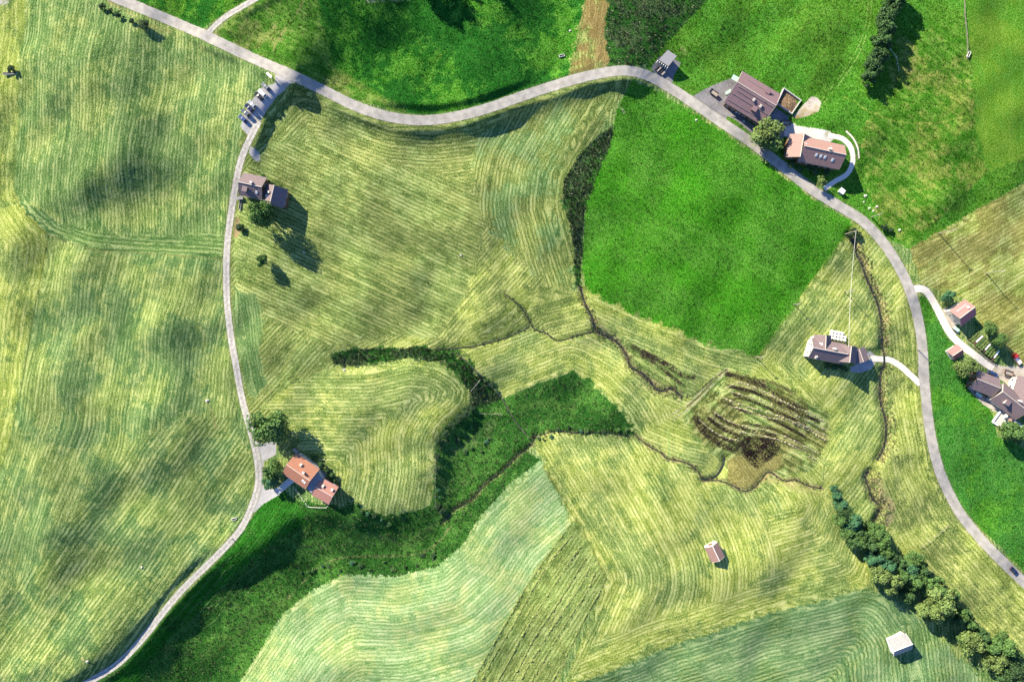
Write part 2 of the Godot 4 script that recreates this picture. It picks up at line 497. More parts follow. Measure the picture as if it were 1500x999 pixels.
	field("meadow", "pale green freshly mown slope with narrow swaths", [[270, 1200], [345, 1010], [375, 960], [412, 900], [455, 866], [500, 843], [540, 842], [578, 846], [640, 830], [676, 800], [705, 755], [750, 705], [790, 676], [836, 770], [786, 830], [700, 985], [620, 1200]],
		[[345, 1000], [412, 900], [455, 866], [500, 843], [578, 846], [640, 830], [676, 800], [705, 755], [790, 676]], {"a": [[90, 136, 78], [162, 200, 130], [222, 234, 184]], "b": [[104, 144, 78], [176, 204, 124], [230, 234, 176]], "patch": 132, "space": 1.48, "contrast": 0.56, "edge": 0.26, "bias": 0.42, "amp": 0.08})
	field("meadow", "mown slope raked into a few heavy dark windrows", [[836, 768], [862, 800], [888, 848], [880, 866], [830, 960], [770, 1200], [610, 1200], [700, 985], [786, 830]],
		[[834, 770], [795, 824], [750, 897], [690, 1000]], {"a": olive, "b": dry, "patch": 126, "space": 1.65, "contrast": 0.36})
	field("meadow", "blue-green meadow with even curved swaths around the white barn", [[760, 1200], [840, 1004], [950, 962], [1110, 906], [1265, 862], [1300, 872], [1345, 905], [1400, 960], [1450, 1010], [1520, 1200]],
		[[840, 1004], [950, 962], [1110, 906], [1265, 862], [1300, 875], [1335, 925], [1345, 1010]], {"a": [[64, 108, 66], [138, 176, 112], [202, 218, 160]], "b": dry_green, "patch": 150, "space": 1.65, "contrast": 0.56, "edge": 0.26, "amp": 0.08, "bias": 0.42})
	field("meadow", "vivid green uncut meadow with straight edges inside the road bend", [[925, 118], [960, 132], [1000, 156], [1050, 190], [1100, 224], [1150, 262], [1190, 292], [1245, 322], [1244, 336], [1180, 424], [1110, 522], [1050, 508], [930, 460], [858, 424], [853, 380], [858, 305], [872, 262], [893, 215], [905, 160]],
		[[800, 420], [1155, 650]], lawn_look.merged({"a": vivid, "b": [[30, 104, 10], [70, 158, 30], [120, 190, 66]], "patch": 136, "n2": 0.16, "bias": 0.5, "contrast": 0.25}))
	field("pasture", "lush deep green pasture rising north of the road", [[452, -160], [465, 0], [478, 60], [488, 100], [540, 132], [600, 166], [640, 168], [700, 155], [760, 133], [832, 110], [842, 60], [856, 0], [870, -160]],
		[[400, 0], [800, 200]], lawn_look.merged({"a": deep, "b": vivid, "patch": 150, "n2": 0.5}))
	field("pasture", "trodden green pasture above the road with a tan cow path", [[378, -160], [378, 0], [336, 30], [314, 50], [374, 80], [425, 102], [500, 140], [600, 168], [540, 132], [488, 100], [478, 60], [465, 0], [452, -160]],
		[[314, 50], [425, 100], [600, 168]], {"a": [[48, 108, 24], [92, 154, 50], [158, 190, 96]], "b": [[80, 116, 40], [126, 158, 72], [184, 192, 116]], "patch": 146, "space": 1.51, "contrast": 0.24, "n2": 0.5})
	field("pasture", "small green wedge between the road and the branch lane", [[178, -10], [240, 18], [296, 42], [330, 18], [372, -8], [420, -60], [420, -160], [165, -160]],
		[[178, 0], [296, 44]], lawn_look.merged({"a": deep, "b": pasture, "patch": 136}))
	field("field", "withered tan strip running up from the road bend", [[856, -160], [856, 0], [842, 60], [832, 110], [890, 96], [886, 50], [888, 0], [890, -160]],
		[[868, -160], [870, 0], [858, 60], [850, 110]], {"a": tan, "b": olive, "patch": 134, "space": 1.03, "contrast": 0.31})
	field("fallow", "rough dark scrubby fallow behind the garage", [[890, -160], [888, 0], [886, 50], [890, 96], [930, 97], [946, 94], [975, 64], [1008, 28], [1036, 0], [1090, -160]],
		[[890, 0], [1036, 0]], lawn_look.merged({"a": marsh, "b": reed, "patch": 128, "n2": 0.6}))
	field("pasture", "broad green pasture around the big farm", [[1036, 0], [1090, -160], [1410, -160], [1414, 0], [1424, 100], [1430, 200], [1450, 250], [1560, 205], [1560, 230], [1470, 285], [1334, 362], [1300, 350], [1265, 318], [1200, 272], [1100, 200], [1040, 158], [985, 122], [946, 96], [975, 64], [1008, 28]],
		[[1036, 0], [1230, 160]], lawn_look.merged({"a": pasture, "b": vivid, "patch": 120, "n2": 0.5, "amp": 0.03}))
	field("pasture", "tussocky pasture with trodden terraces east of the farm", [[1310, 60], [1412, 20], [1424, 100], [1430, 200], [1450, 250], [1334, 358], [1290, 330], [1268, 260], [1262, 190], [1290, 150]],
		[[1300, 120], [1460, 240]], {"a": pasture, "b": [[70, 112, 30], [120, 160, 60], [178, 186, 100]], "patch": 136, "space": 2.60, "contrast": 0.32, "n2": 0.6, "n3": 0.8, "wob": 1.0, "amp": 0.16})
	field("meadow", "light yellow-green meadow in the northeast corner", [[1410, -160], [1660, -160], [1660, 150], [1560, 205], [1500, 232], [1450, 250], [1430, 200], [1424, 100], [1414, 0]],
		[[1414, 0], [1424, 100], [1430, 200]], lawn_look.merged({"a": [[64, 118, 20], [116, 166, 50], [168, 196, 90]], "b": pasture, "patch": 140}))
	field("field", "tan mown field with even swaths below the eastern hedge bank", [[1334, 364], [1400, 325], [1470, 287], [1560, 232], [1660, 190], [1660, 620], [1500, 535], [1478, 515], [1440, 480], [1420, 440], [1390, 430], [1350, 416]],
		[[1334, 364], [1470, 287], [1660, 180]], {"a": [[92, 102, 48], [156, 160, 84], [214, 208, 136]], "b": straw, "patch": 138, "space": 1.58, "contrast": 0.45})
	field("meadow", "bright green lawn meadow between the eastern road and the houses", [[1348, 434], [1358, 436], [1372, 462], [1388, 492], [1400, 520], [1420, 560], [1448, 592], [1462, 640], [1500, 660], [1660, 800], [1660, 980], [1500, 836], [1440, 776], [1408, 740], [1386, 696], [1374, 650], [1364, 580], [1360, 510]],
		[[1360, 500], [1400, 720]], lawn_look.merged({"a": [[36, 102, 28], [74, 154, 54], [130, 190, 98]], "b": vivid, "patch": 150}))
	field("marsh", "dark marsh meadow between the mown slopes", [[735, 584], [800, 558], [836, 546], [866, 562], [890, 586], [912, 606], [930, 636], [850, 634], [800, 630], [784, 642], [770, 660], [790, 675], [750, 704], [705, 754], [676, 798], [640, 829], [578, 845], [540, 841], [500, 842], [455, 865], [412, 899], [375, 959], [345, 1008], [270, 1200], [60, 1200], [140, 1000], [205, 950], [250, 892], [320, 820], [362, 768], [384, 738], [412, 722], [440, 735], [480, 740], [520, 740], [562, 756], [600, 752], [632, 740], [638, 700], [636, 650], [650, 626], [686, 594]],
		[[300, 1000], [640, 780]], lawn_look.merged({"a": marsh, "b": [[40, 96, 30], [74, 138, 50], [140, 180, 94]], "patch": 126, "n2": 0.6}))
	field("pasture", "fresh green bank falling from the lane into the marsh valley", [[384, 738], [412, 722], [440, 742], [450, 765], [420, 782], [390, 800], [350, 840], [310, 870], [280, 905], [230, 950], [205, 1000], [150, 1010], [205, 952], [250, 894], [320, 822], [362, 770]],
		[[384, 738], [362, 770], [320, 822], [205, 952]], {"a": [[24, 84, 16], [46, 128, 34], [98, 166, 70]], "b": marsh, "patch": 160, "space": 1.38, "contrast": 0.20, "amp": 0.18, "n3": 0.7})
	field("reed_bed", "dark reed strip along the west side of the vivid green meadow", [[897, 186], [892, 215], [871, 262], [857, 305], [852, 345], [850, 420], [842, 415], [840, 360], [832, 322], [822, 290], [826, 262], [850, 224], [880, 196]],
		[[900, 150], [850, 400]], lawn_look.merged({"a": reed, "b": marsh, "patch": 140}))
	field("reed_bed", "curved dark reed strip above the heart-shaped meadow", [[480, 520], [500, 513], [560, 509], [620, 508], [668, 516], [700, 545], [736, 584], [712, 592], [690, 596], [686, 572], [668, 545], [640, 530], [600, 523], [540, 536], [494, 536]],
		[[480, 520], [736, 584]], lawn_look.merged({"a": marsh, "b": reed, "patch": 140}))
	field("field", "dark manured patch with raked rows", [[1000, 606], [1040, 556], [1066, 545], [1100, 553], [1160, 575], [1215, 610], [1216, 640], [1190, 690], [1120, 700], [1090, 706], [1066, 690], [1040, 660], [1015, 635]],
		[[1030, 600], [1070, 560], [1110, 566], [1215, 625]], {"a": [[70, 80, 42], [140, 148, 80], [210, 208, 138]], "b": dry, "patch": 130, "space": 3.20, "contrast": 0.64, "n2": 0.5, "bias": 0.42})
	field("field", "bare muddy bank along the upper brook", [[905, 496], [930, 505], [965, 522], [1000, 545], [1010, 560], [990, 585], [960, 580], [930, 552], [915, 525]],
		[[905, 496], [1000, 560]], {"a": dry, "b": olive, "patch": 128})
	field("meadow", "brownish scraped hollow below the manured patch", [[1066, 672], [1100, 664], [1150, 670], [1130, 696], [1098, 718], [1062, 706]],
		[[1066, 672], [1098, 718]], {"a": [[104, 106, 56], [164, 160, 92], [212, 202, 132]], "space": 1.24, "contrast": 0.31})
	# hard ground
	field("car_park", "pale concrete parking strip beside the lane", [[403, 104], [434, 120], [420, 128], [405, 141], [391, 160], [380, 179], [372, 200], [364, 200], [352, 186], [356, 170], [365, 151], [376, 137], [385, 126], [395, 124], [404, 121]], [[372, 200], [434, 120]], {"a": [[178, 178, 184], [204, 203, 208], [222, 221, 224]], "hard": true})
	field("yard", "short grey lay-by under the car park", [[366, 214], [374, 218], [380, 226], [380, 236], [374, 236], [364, 224]], [[366, 214], [380, 236]], {"a": [[168, 170, 178], [196, 198, 204], [214, 215, 218]], "hard": true})
	field("yard", "pale paved forecourt of the red-roofed house", [[371, 646], [384, 650], [404, 645], [404, 666], [386, 676], [384, 700], [386, 716], [404, 716], [410, 724], [386, 738], [370, 752], [366, 740], [376, 700], [372, 668]], [[371, 646], [366, 740]], {"a": [[186, 186, 192], [208, 207, 210], [226, 225, 226]], "hard": true})
	field("yard", "grey asphalt yard west of the big barn", [[1014, 142], [1030, 132], [1046, 124], [1062, 118], [1078, 112], [1084, 118], [1064, 150], [1096, 178], [1114, 190], [1120, 178], [1138, 158], [1156, 170], [1150, 200], [1144, 204], [1106, 200], [1078, 176], [1066, 170], [1060, 182], [1040, 166]], [[1014, 142], [1066, 170]], {"a": asphalt, "hard": true})
	field("yard", "grey apron in front of the open garage", [[954, 100], [966, 82], [984, 84], [998, 92], [987, 111], [985, 124], [968, 116]], [[954, 100], [985, 124]], {"a": asphalt, "hard": true})
	field("yard", "white concrete terrace behind the orange-roofed farmhouse", [[1148, 182], [1164, 180], [1168, 184], [1217, 192], [1222, 204], [1214, 210], [1180, 206], [1150, 200]], [[1148, 182], [1217, 192]], {"a": concrete, "hard": true})
	field("yard", "pale gravel patch beside the dung pit", [[1160, 172], [1166, 166], [1182, 148], [1190, 141], [1198, 143], [1204, 150], [1200, 163], [1184, 170], [1168, 174]], [[1160, 172], [1200, 150]], {"a": gravel, "b": tan, "patch": 168, "hard": true})
	field("yard", "curved paved terrace of the brown-roofed farmhouse", [[1246, 538], [1260, 532], [1270, 516], [1276, 514], [1284, 522], [1283, 532], [1276, 541], [1262, 546], [1247, 545]], [[1246, 538], [1283, 532]], {"a": [[170, 172, 178], [200, 200, 204], [224, 222, 222]], "hard": true})
	field("yard", "gravel forecourt between the eastern houses", [[1442, 528], [1456, 532], [1472, 537], [1489, 537], [1520, 534], [1560, 560], [1560, 580], [1500, 566], [1488, 569], [1468, 557], [1452, 548]], [[1442, 528], [1560, 560]], {"a": gravel, "hard": true})
	field("yard", "gravel lay-by in front of the red-gabled house", [[1374, 456], [1388, 450], [1396, 462], [1402, 476], [1404, 488], [1396, 490], [1384, 474]], [[1374, 456], [1400, 480]], {"a": gravel, "hard": true})
	field("yard", "narrow paved walk along the eastern farmhouse", [[1416, 566], [1424, 568], [1462, 592], [1468, 600], [1460, 604], [1440, 592]], [[1416, 566], [1460, 604]], {"a": gravel, "hard": true})
	field("yard", "trodden earth verge beside the lane", [[344, 318], [350, 318], [352, 340], [346, 350], [341, 346]], [[344, 318], [342, 350]], {"a": tan, "hard": true})

func raster_fields():
	var im := Image.create_empty(TW, TH, false, Image.FORMAT_L8)
	for k in fields.size():
		var p := PackedVector2Array()
		for q in fields[k].outline:
			var w := flat_site(q[0], q[1])
			if q[0] < -20 or q[0] > 1520 or q[1] < -20 or q[1] > 1020: w = Vector2(map_x(q[0]), map_z(q[1]))
			p.append(Vector2((w.x / RX + 0.5) * TW, (w.y / RZ + 0.5) * TH))
		var lo := TH; var hi := 0
		for q in p:
			lo = mini(lo, int(q.y)); hi = maxi(hi, int(q.y) + 1)
		for y in range(maxi(lo, 0), mini(hi, TH)):
			var xs := []
			for i in p.size():
				var a := p[i]; var b := p[(i + 1) % p.size()]
				if (a.y > y + 0.5) != (b.y > y + 0.5): xs.append(a.x + (y + 0.5 - a.y) / (b.y - a.y) * (b.x - a.x))
			xs.sort()
			for i in range(0, xs.size() - 1, 2):
				im.fill_rect(Rect2i(int(round(xs[i])), y, int(round(xs[i + 1])) - int(round(xs[i])), 1), Color8(k + 1, k + 1, k + 1))
	IDS = im.get_data()
	# distance from each field's guide line, every 4 m: the swaths run along it
	parts_out.clear()
	parts_out.resize(fields.size())
	WorkerThreadPool.wait_for_group_task_completion(WorkerThreadPool.add_group_task(guide_distance, fields.size()))
	FC = []
	for k in fields.size():
		FC.append(parts_out[k][0])
		FA.append(parts_out[k][1])
	parts_out.clear()
	var made := []
	for s in [[0.0085, 3, 21], [0.045, 3, 22], [0.26, 2, 23], [0.5, 1, 24]]:
		var n := FastNoiseLite.new()
		n.noise_type = FastNoiseLite.TYPE_SIMPLEX_SMOOTH
		n.frequency = s[0]; n.fractal_octaves = s[1]; n.seed = s[2]
		made.append(n.get_image(TW, TH, false, false, true).get_data())
	N1 = made[0]; N2 = made[1]; N3 = made[2]; N4 = made[3]

var FA := []
const CW := 135
const CH := 91
func guide_distance(k: int):
	var out := PackedFloat32Array()
	out.resize(CW * CH)
	var arc := PackedFloat32Array()
	arc.resize(CW * CH)
	var g := PackedVector2Array()
	for q in fields[k].guide: g.append(flat_site(q[0], q[1]))
	for j in CH:
		for i in CW:
			var p := Vector2(i * 4.0 - RX / 2.0, j * 4.0 - RZ / 2.0)
			var best := 1e18
			var run := 0.0
			var at := 0.0
			for s in g.size() - 1:
				var e := g[s + 1] - g[s]
				var v := p - g[s]
				var l := e.length()
				var t := v.dot(e) / (l * l)
				var tc := clampf(t, 0.0, 1.0)
				var d := (v - e * tc).length_squared()
				if d < best:
					best = d
					at = run + (t if (s == 0 and t < 0.0) or (s == g.size() - 2 and t > 1.0) else tc) * l
				run += l
			# past the ends of the line the swaths go straight on
			var q0 := g[0] - g[1]; var q1 := g[-1] - g[-2]
			if at < 0.0: best = pow(q0.normalized().cross(p - g[0]), 2.0)
			elif at > run: best = pow(q1.normalized().cross(p - g[-1]), 2.0)
			out[j * CW + i] = sqrt(best)
			arc[j * CW + i] = at + 900.0
	parts_out[k] = [out, arc]

var prof := PackedFloat32Array()
var hashes := PackedFloat32Array()

func paint_band(b: int):
	var y0 := TH * b / BANDS
	var y1 := TH * (b + 1) / BANDS
	var out := PackedByteArray()
	out.resize((y1 - y0) * TW * 3)
	var ids := IDS; var n1 := N1; var n2 := N2; var n3 := N3; var n4 := N4
	var hs := hashes
	var last := -1
	var fc: PackedFloat32Array; var fa: PackedFloat32Array; var ra: PackedByteArray; var rb: PackedByteArray
	var space := 1.0; var edge := 1.0; var con := 0.0; var a3 := 0.0; var a2 := 0.0; var ah := 0.0; var bias := 0.0; var wob := 0.0; var pt := 0
	var hard := false
	var o := 0
	for y in range(y0, y1):
		var zz := (y + 0.5) / TH * RZ / 4.0
		var gj := int(zz); var fz := zz - gj
		for x in TW:
			var i := y * TW + x
			var m2 := n2[i] - 128
			var id := ids[i] - 1
			if id < 0 or not fields_hard[id]:
				var xj := clampi(x + ((n3[i] - 128) >> 5) + (m2 >> 4), 0, TW - 1)
				var yj := clampi(y + ((n3[(i + 977) % (TW * TH)] - 128) >> 5) - (m2 >> 4), 0, TH - 1)
				var id2 := ids[yj * TW + xj] - 1
				if id2 >= 0 and not fields_hard[id2]: id = id2
			if id < 0: id = 0
			if id != last:
				last = id
				var f: Dictionary = fields[id]
				fc = FC[id]; fa = FA[id]; ra = f.ramp_a; rb = f.ramp_b
				space = f.space; edge = f.edge; con = f.contrast; a3 = f.n3 / 128.0; a2 = f.n2 / 128.0; ah = f.hash; bias = f.bias; wob = f.wob / 128.0; pt = f.patch; hard = f.hard
			var v := 0.0
			var m3 := n3[i] - 128
			var m4 := n4[i] - 128
			if hard:
				v = 0.5 + m3 * 0.003 + m2 * 0.003 + m4 * 0.002
			else:
				var xx := (x + 0.5) / TW * RX / 4.0
				var gi := int(xx); var fx := xx - gi
				var c := gj * CW + gi
				var s: float = (fc[c] * (1.0 - fx) + fc[c + 1] * fx) * (1.0 - fz) + (fc[c + CW] * (1.0 - fx) + fc[c + CW + 1] * fx) * fz
				var u := (s + m2 * wob) / space
				var k := int(u)
				var fr := u - k
				var t := fr / edge if fr < edge else ((1.0 - fr) / edge if fr > 1.0 - edge else 1.0)
				var al := (fa[c] * (1.0 - fx) + fa[c + 1] * fx) * (1.0 - fz) + (fa[c + CW] * (1.0 - fx) + fa[c + CW + 1] * fx) * fz
				var row := int(s * 5.0 + 3000.0 + m2 * 0.03) % TH
				var sm := n3[row * TW + int(al * 0.42) % TW] - 128
				var sl := n3[((row + 700) % TH) * TW + int(al * 0.13) % TW] - 128
				v = bias + con * clampf(0.75 + sl * 0.011 + m2 * 0.006, 0.1, 1.35) * (t - 0.5) + ah * (hs[k & 255] + sm * 0.006 + sl * 0.005) + a3 * m3 * 0.3 + a2 * m2 * 0.6 + m4 * a3 * 0.8
			var q := clampi(int(v * 255.0), 0, 255) * 3
			var w := clampi((n1[i] + (m2 >> 1) + (m3 >> 2) - pt + 32) << 2, 0, 256)
			var w0 := 256 - w
			out[o] = (rb[q] * w + ra[q] * w0) >> 8
			out[o + 1] = (rb[q + 1] * w + ra[q + 1] * w0) >> 8
			out[o + 2] = (rb[q + 2] * w + ra[q + 2] * w0) >> 8
			o += 3
	parts_out[b] = out

var fields_hard := []

func mesh_band(b: int):
	# heights of the 0.5 m ground mesh: terrain refined between the 1 m points, with the relief of the swaths
	var y0 := MH * b / BANDS
	var y1 := MH * (b + 1) / BANDS
	var out := PackedFloat32Array()
	out.resize((y1 - y0) * MW)
	var o := 0
	var ids := IDS; var n3 := N3; var n2 := N2; var h1 := H1
	for j in range(y0, y1):
		var ty := clampi(int((j * 0.5 - (MH - 1) * 0.25) / RZ * TH + TH / 2.0), 0, TH - 1)
		var zz := ((j * 0.5 - (MH - 1) * 0.25) / RZ + 0.5) * RZ / 4.0
		var gj := clampi(int(zz), 0, CH - 2); var fz := zz - gj
		var jh := j / 2
		for i in MW:
			var ih := i / 2
			var c := jh * GW + ih
			var h := h1[c]
			if (i & 1) and (j & 1):
				h = (h + h1[c + 1] + h1[c + GW] + h1[c + GW + 1]) * 0.25
			elif i & 1:
				h = (h + h1[c + 1]) * 0.5 if ih < 1 or ih > GW - 3 else (9.0 * (h + h1[c + 1]) - h1[c - 1] - h1[c + 2]) * 0.0625
			elif j & 1:
				h = (h + h1[c + GW]) * 0.5 if jh < 1 or jh > GH - 3 else (9.0 * (h + h1[c + GW]) - h1[c - GW] - h1[c + 2 * GW]) * 0.0625
			var tx := clampi(int((i * 0.5 - (MW - 1) * 0.25) / RX * TW + TW / 2.0), 0, TW - 1)
			var ti := ty * TW + tx
			var id := maxi(ids[ti] - 1, 0)
			if not fields_hard[id]:
				var f: Dictionary = fields[id]
				var amp: float = f.amp
				var m2 := n2[ti] - 128
				if amp > 0.0:
					var fc: PackedFloat32Array = FC[id]
					var xx := ((i * 0.5 - (MW - 1) * 0.25) / RX + 0.5) * RX / 4.0
					var gi := clampi(int(xx), 0, CW - 2); var fx := xx - gi
					var g := gj * CW + gi
					var s := (fc[g] * (1.0 - fx) + fc[g + 1] * fx) * (1.0 - fz) + (fc[g + CW] * (1.0 - fx) + fc[g + CW + 1] * fx) * fz
					var u: float = (s + m2 * f.wob / 128.0) / f.space
					h += amp * (0.5 - 0.5 * cos(TAU * u)) * (0.7 + 0.6 * hashes[int(u) & 255])
				h += (n3[ti] - 128) * 0.0007
			out[o] = h
			o += 1
	parts_out[b] = out

func build_ground():
	for f in fields: fields_hard.append(f.hard)
	for i in 256: hashes.append(rng.randf() - 0.5)
	parts_out.clear()
	in_bands(paint_band)
	var rgb := PackedByteArray()
	for b in BANDS: rgb.append_array(parts_out[b])
	paint_tracks(rgb)
	var tex := ImageTexture.create_from_image(Image.create_from_data(TW, TH, false, Image.FORMAT_RGB8, rgb))
	MW = GW * 2 - 1; MH = GH * 2 - 1
	in_bands(mesh_band)
	var h2 := PackedFloat32Array()
	for b in BANDS: h2.append_array(parts_out[b])
	H2 = h2
	for r in road_lines.size(): smooth_under_road(road_lines[r], roads[r][1] * K / 2.0 + 0.7)
	var nn := FastNoiseLite.new()
	nn.seed = 77; nn.frequency = 0.42; nn.fractal_octaves = 2
	var bump := nn.get_image(1024, 1024, false, false, true)
	bump.convert(Image.FORMAT_RGBA8)
	bump.bump_map_to_normal_map(2.2)
	M.ground.albedo_texture = tex
	M.hard_ground.albedo_texture = tex
	# one mesh for each field, all sharing the ground's points
	var vert := PackedVector3Array(); vert.resize(MW * MH)
	var norm := PackedVector3Array(); norm.resize(MW * MH)
	var uv := PackedVector2Array(); uv.resize(MW * MH)
	for j in MH:
		var z := j * 0.5 - (MH - 1) * 0.25
		for i in MW:
			var n := j * MW + i
			var x := i * 0.5 - (MW - 1) * 0.25
			vert[n] = Vector3(x, H2[n], z)
			uv[n] = Vector2(x / RX + 0.5, z / RZ + 0.5)
			var l := H2[n - 1] if i > 0 else H2[n]
			var r := H2[n + 1] if i < MW - 1 else H2[n]
			var t := H2[n - MW] if j > 0 else H2[n]
			var d := H2[n + MW] if j < MH - 1 else H2[n]
			norm[n] = Vector3(l - r, 1.0, t - d).normalized()
	var cells := []
	for k in fields.size(): cells.append(PackedInt32Array())
	for j in MH - 1:
		var ty := clampi(int((j * 0.5 + 0.25 - (MH - 1) * 0.25) / RZ * TH + TH / 2.0), 0, TH - 1)
		for i in MW - 1:
			var tx := clampi(int((i * 0.5 + 0.25 - (MW - 1) * 0.25) / RX * TW + TW / 2.0), 0, TW - 1)
			cells[maxi(IDS[ty * TW + tx] - 1, 0)].append(j * MW + i)
	var where := PackedInt32Array(); where.resize(MW * MH); where.fill(-1)
	for k in fields.size():
		var v := PackedVector3Array(); var nrm := PackedVector3Array(); var u := PackedVector2Array(); var idx := PackedInt32Array()
		var used := PackedInt32Array()
		for c in cells[k]:
			for q in [c, c + 1, c + MW + 1, c + MW]:
				if where[q] < 0:
					where[q] = v.size()
					v.append(vert[q]); nrm.append(norm[q]); u.append(uv[q])
					used.append(q)
			var a := where[c]; var b := where[c + 1]; var d := where[c + MW + 1]; var e := where[c + MW]
			idx.append(a); idx.append(b); idx.append(d); idx.append(a); idx.append(d); idx.append(e)
		for q in used: where[q] = -1
		if idx.is_empty(): continue
		var arr := []
		arr.resize(Mesh.ARRAY_MAX)
		arr[Mesh.ARRAY_VERTEX] = v; arr[Mesh.ARRAY_NORMAL] = nrm; arr[Mesh.ARRAY_TEX_UV] = u; arr[Mesh.ARRAY_INDEX] = idx
		var m := ArrayMesh.new()
		m.add_surface_from_arrays(Mesh.PRIMITIVE_TRIANGLES, arr)
		structure(fields[k].name, m, M.hard_ground if fields[k].hard else M.ground, fields[k].label)

func smooth_under_road(line: Array, half: float):
	var reach := int(ceil(half * 2.0)) + 1
	var done := {}
	for p in line:
		var cx := int(round(p.x * 2.0 + (MW - 1) / 2.0)); var cz := int(round(p.y * 2.0 + (MH - 1) / 2.0))
		for dz in range(-reach, reach + 1):
			for dx in range(-reach, reach + 1):
				var x := cx + dx; var z := cz + dz
				if x < 0 or z < 0 or x >= MW or z >= MH or dx * dx + dz * dz > reach * reach: continue
				var i := z * MW + x
				if done.has(i): continue
				done[i] = true
				H2[i] = height1((x - (MW - 1) / 2.0) * 0.5, (z - (MH - 1) / 2.0) * 0.5) - 0.03

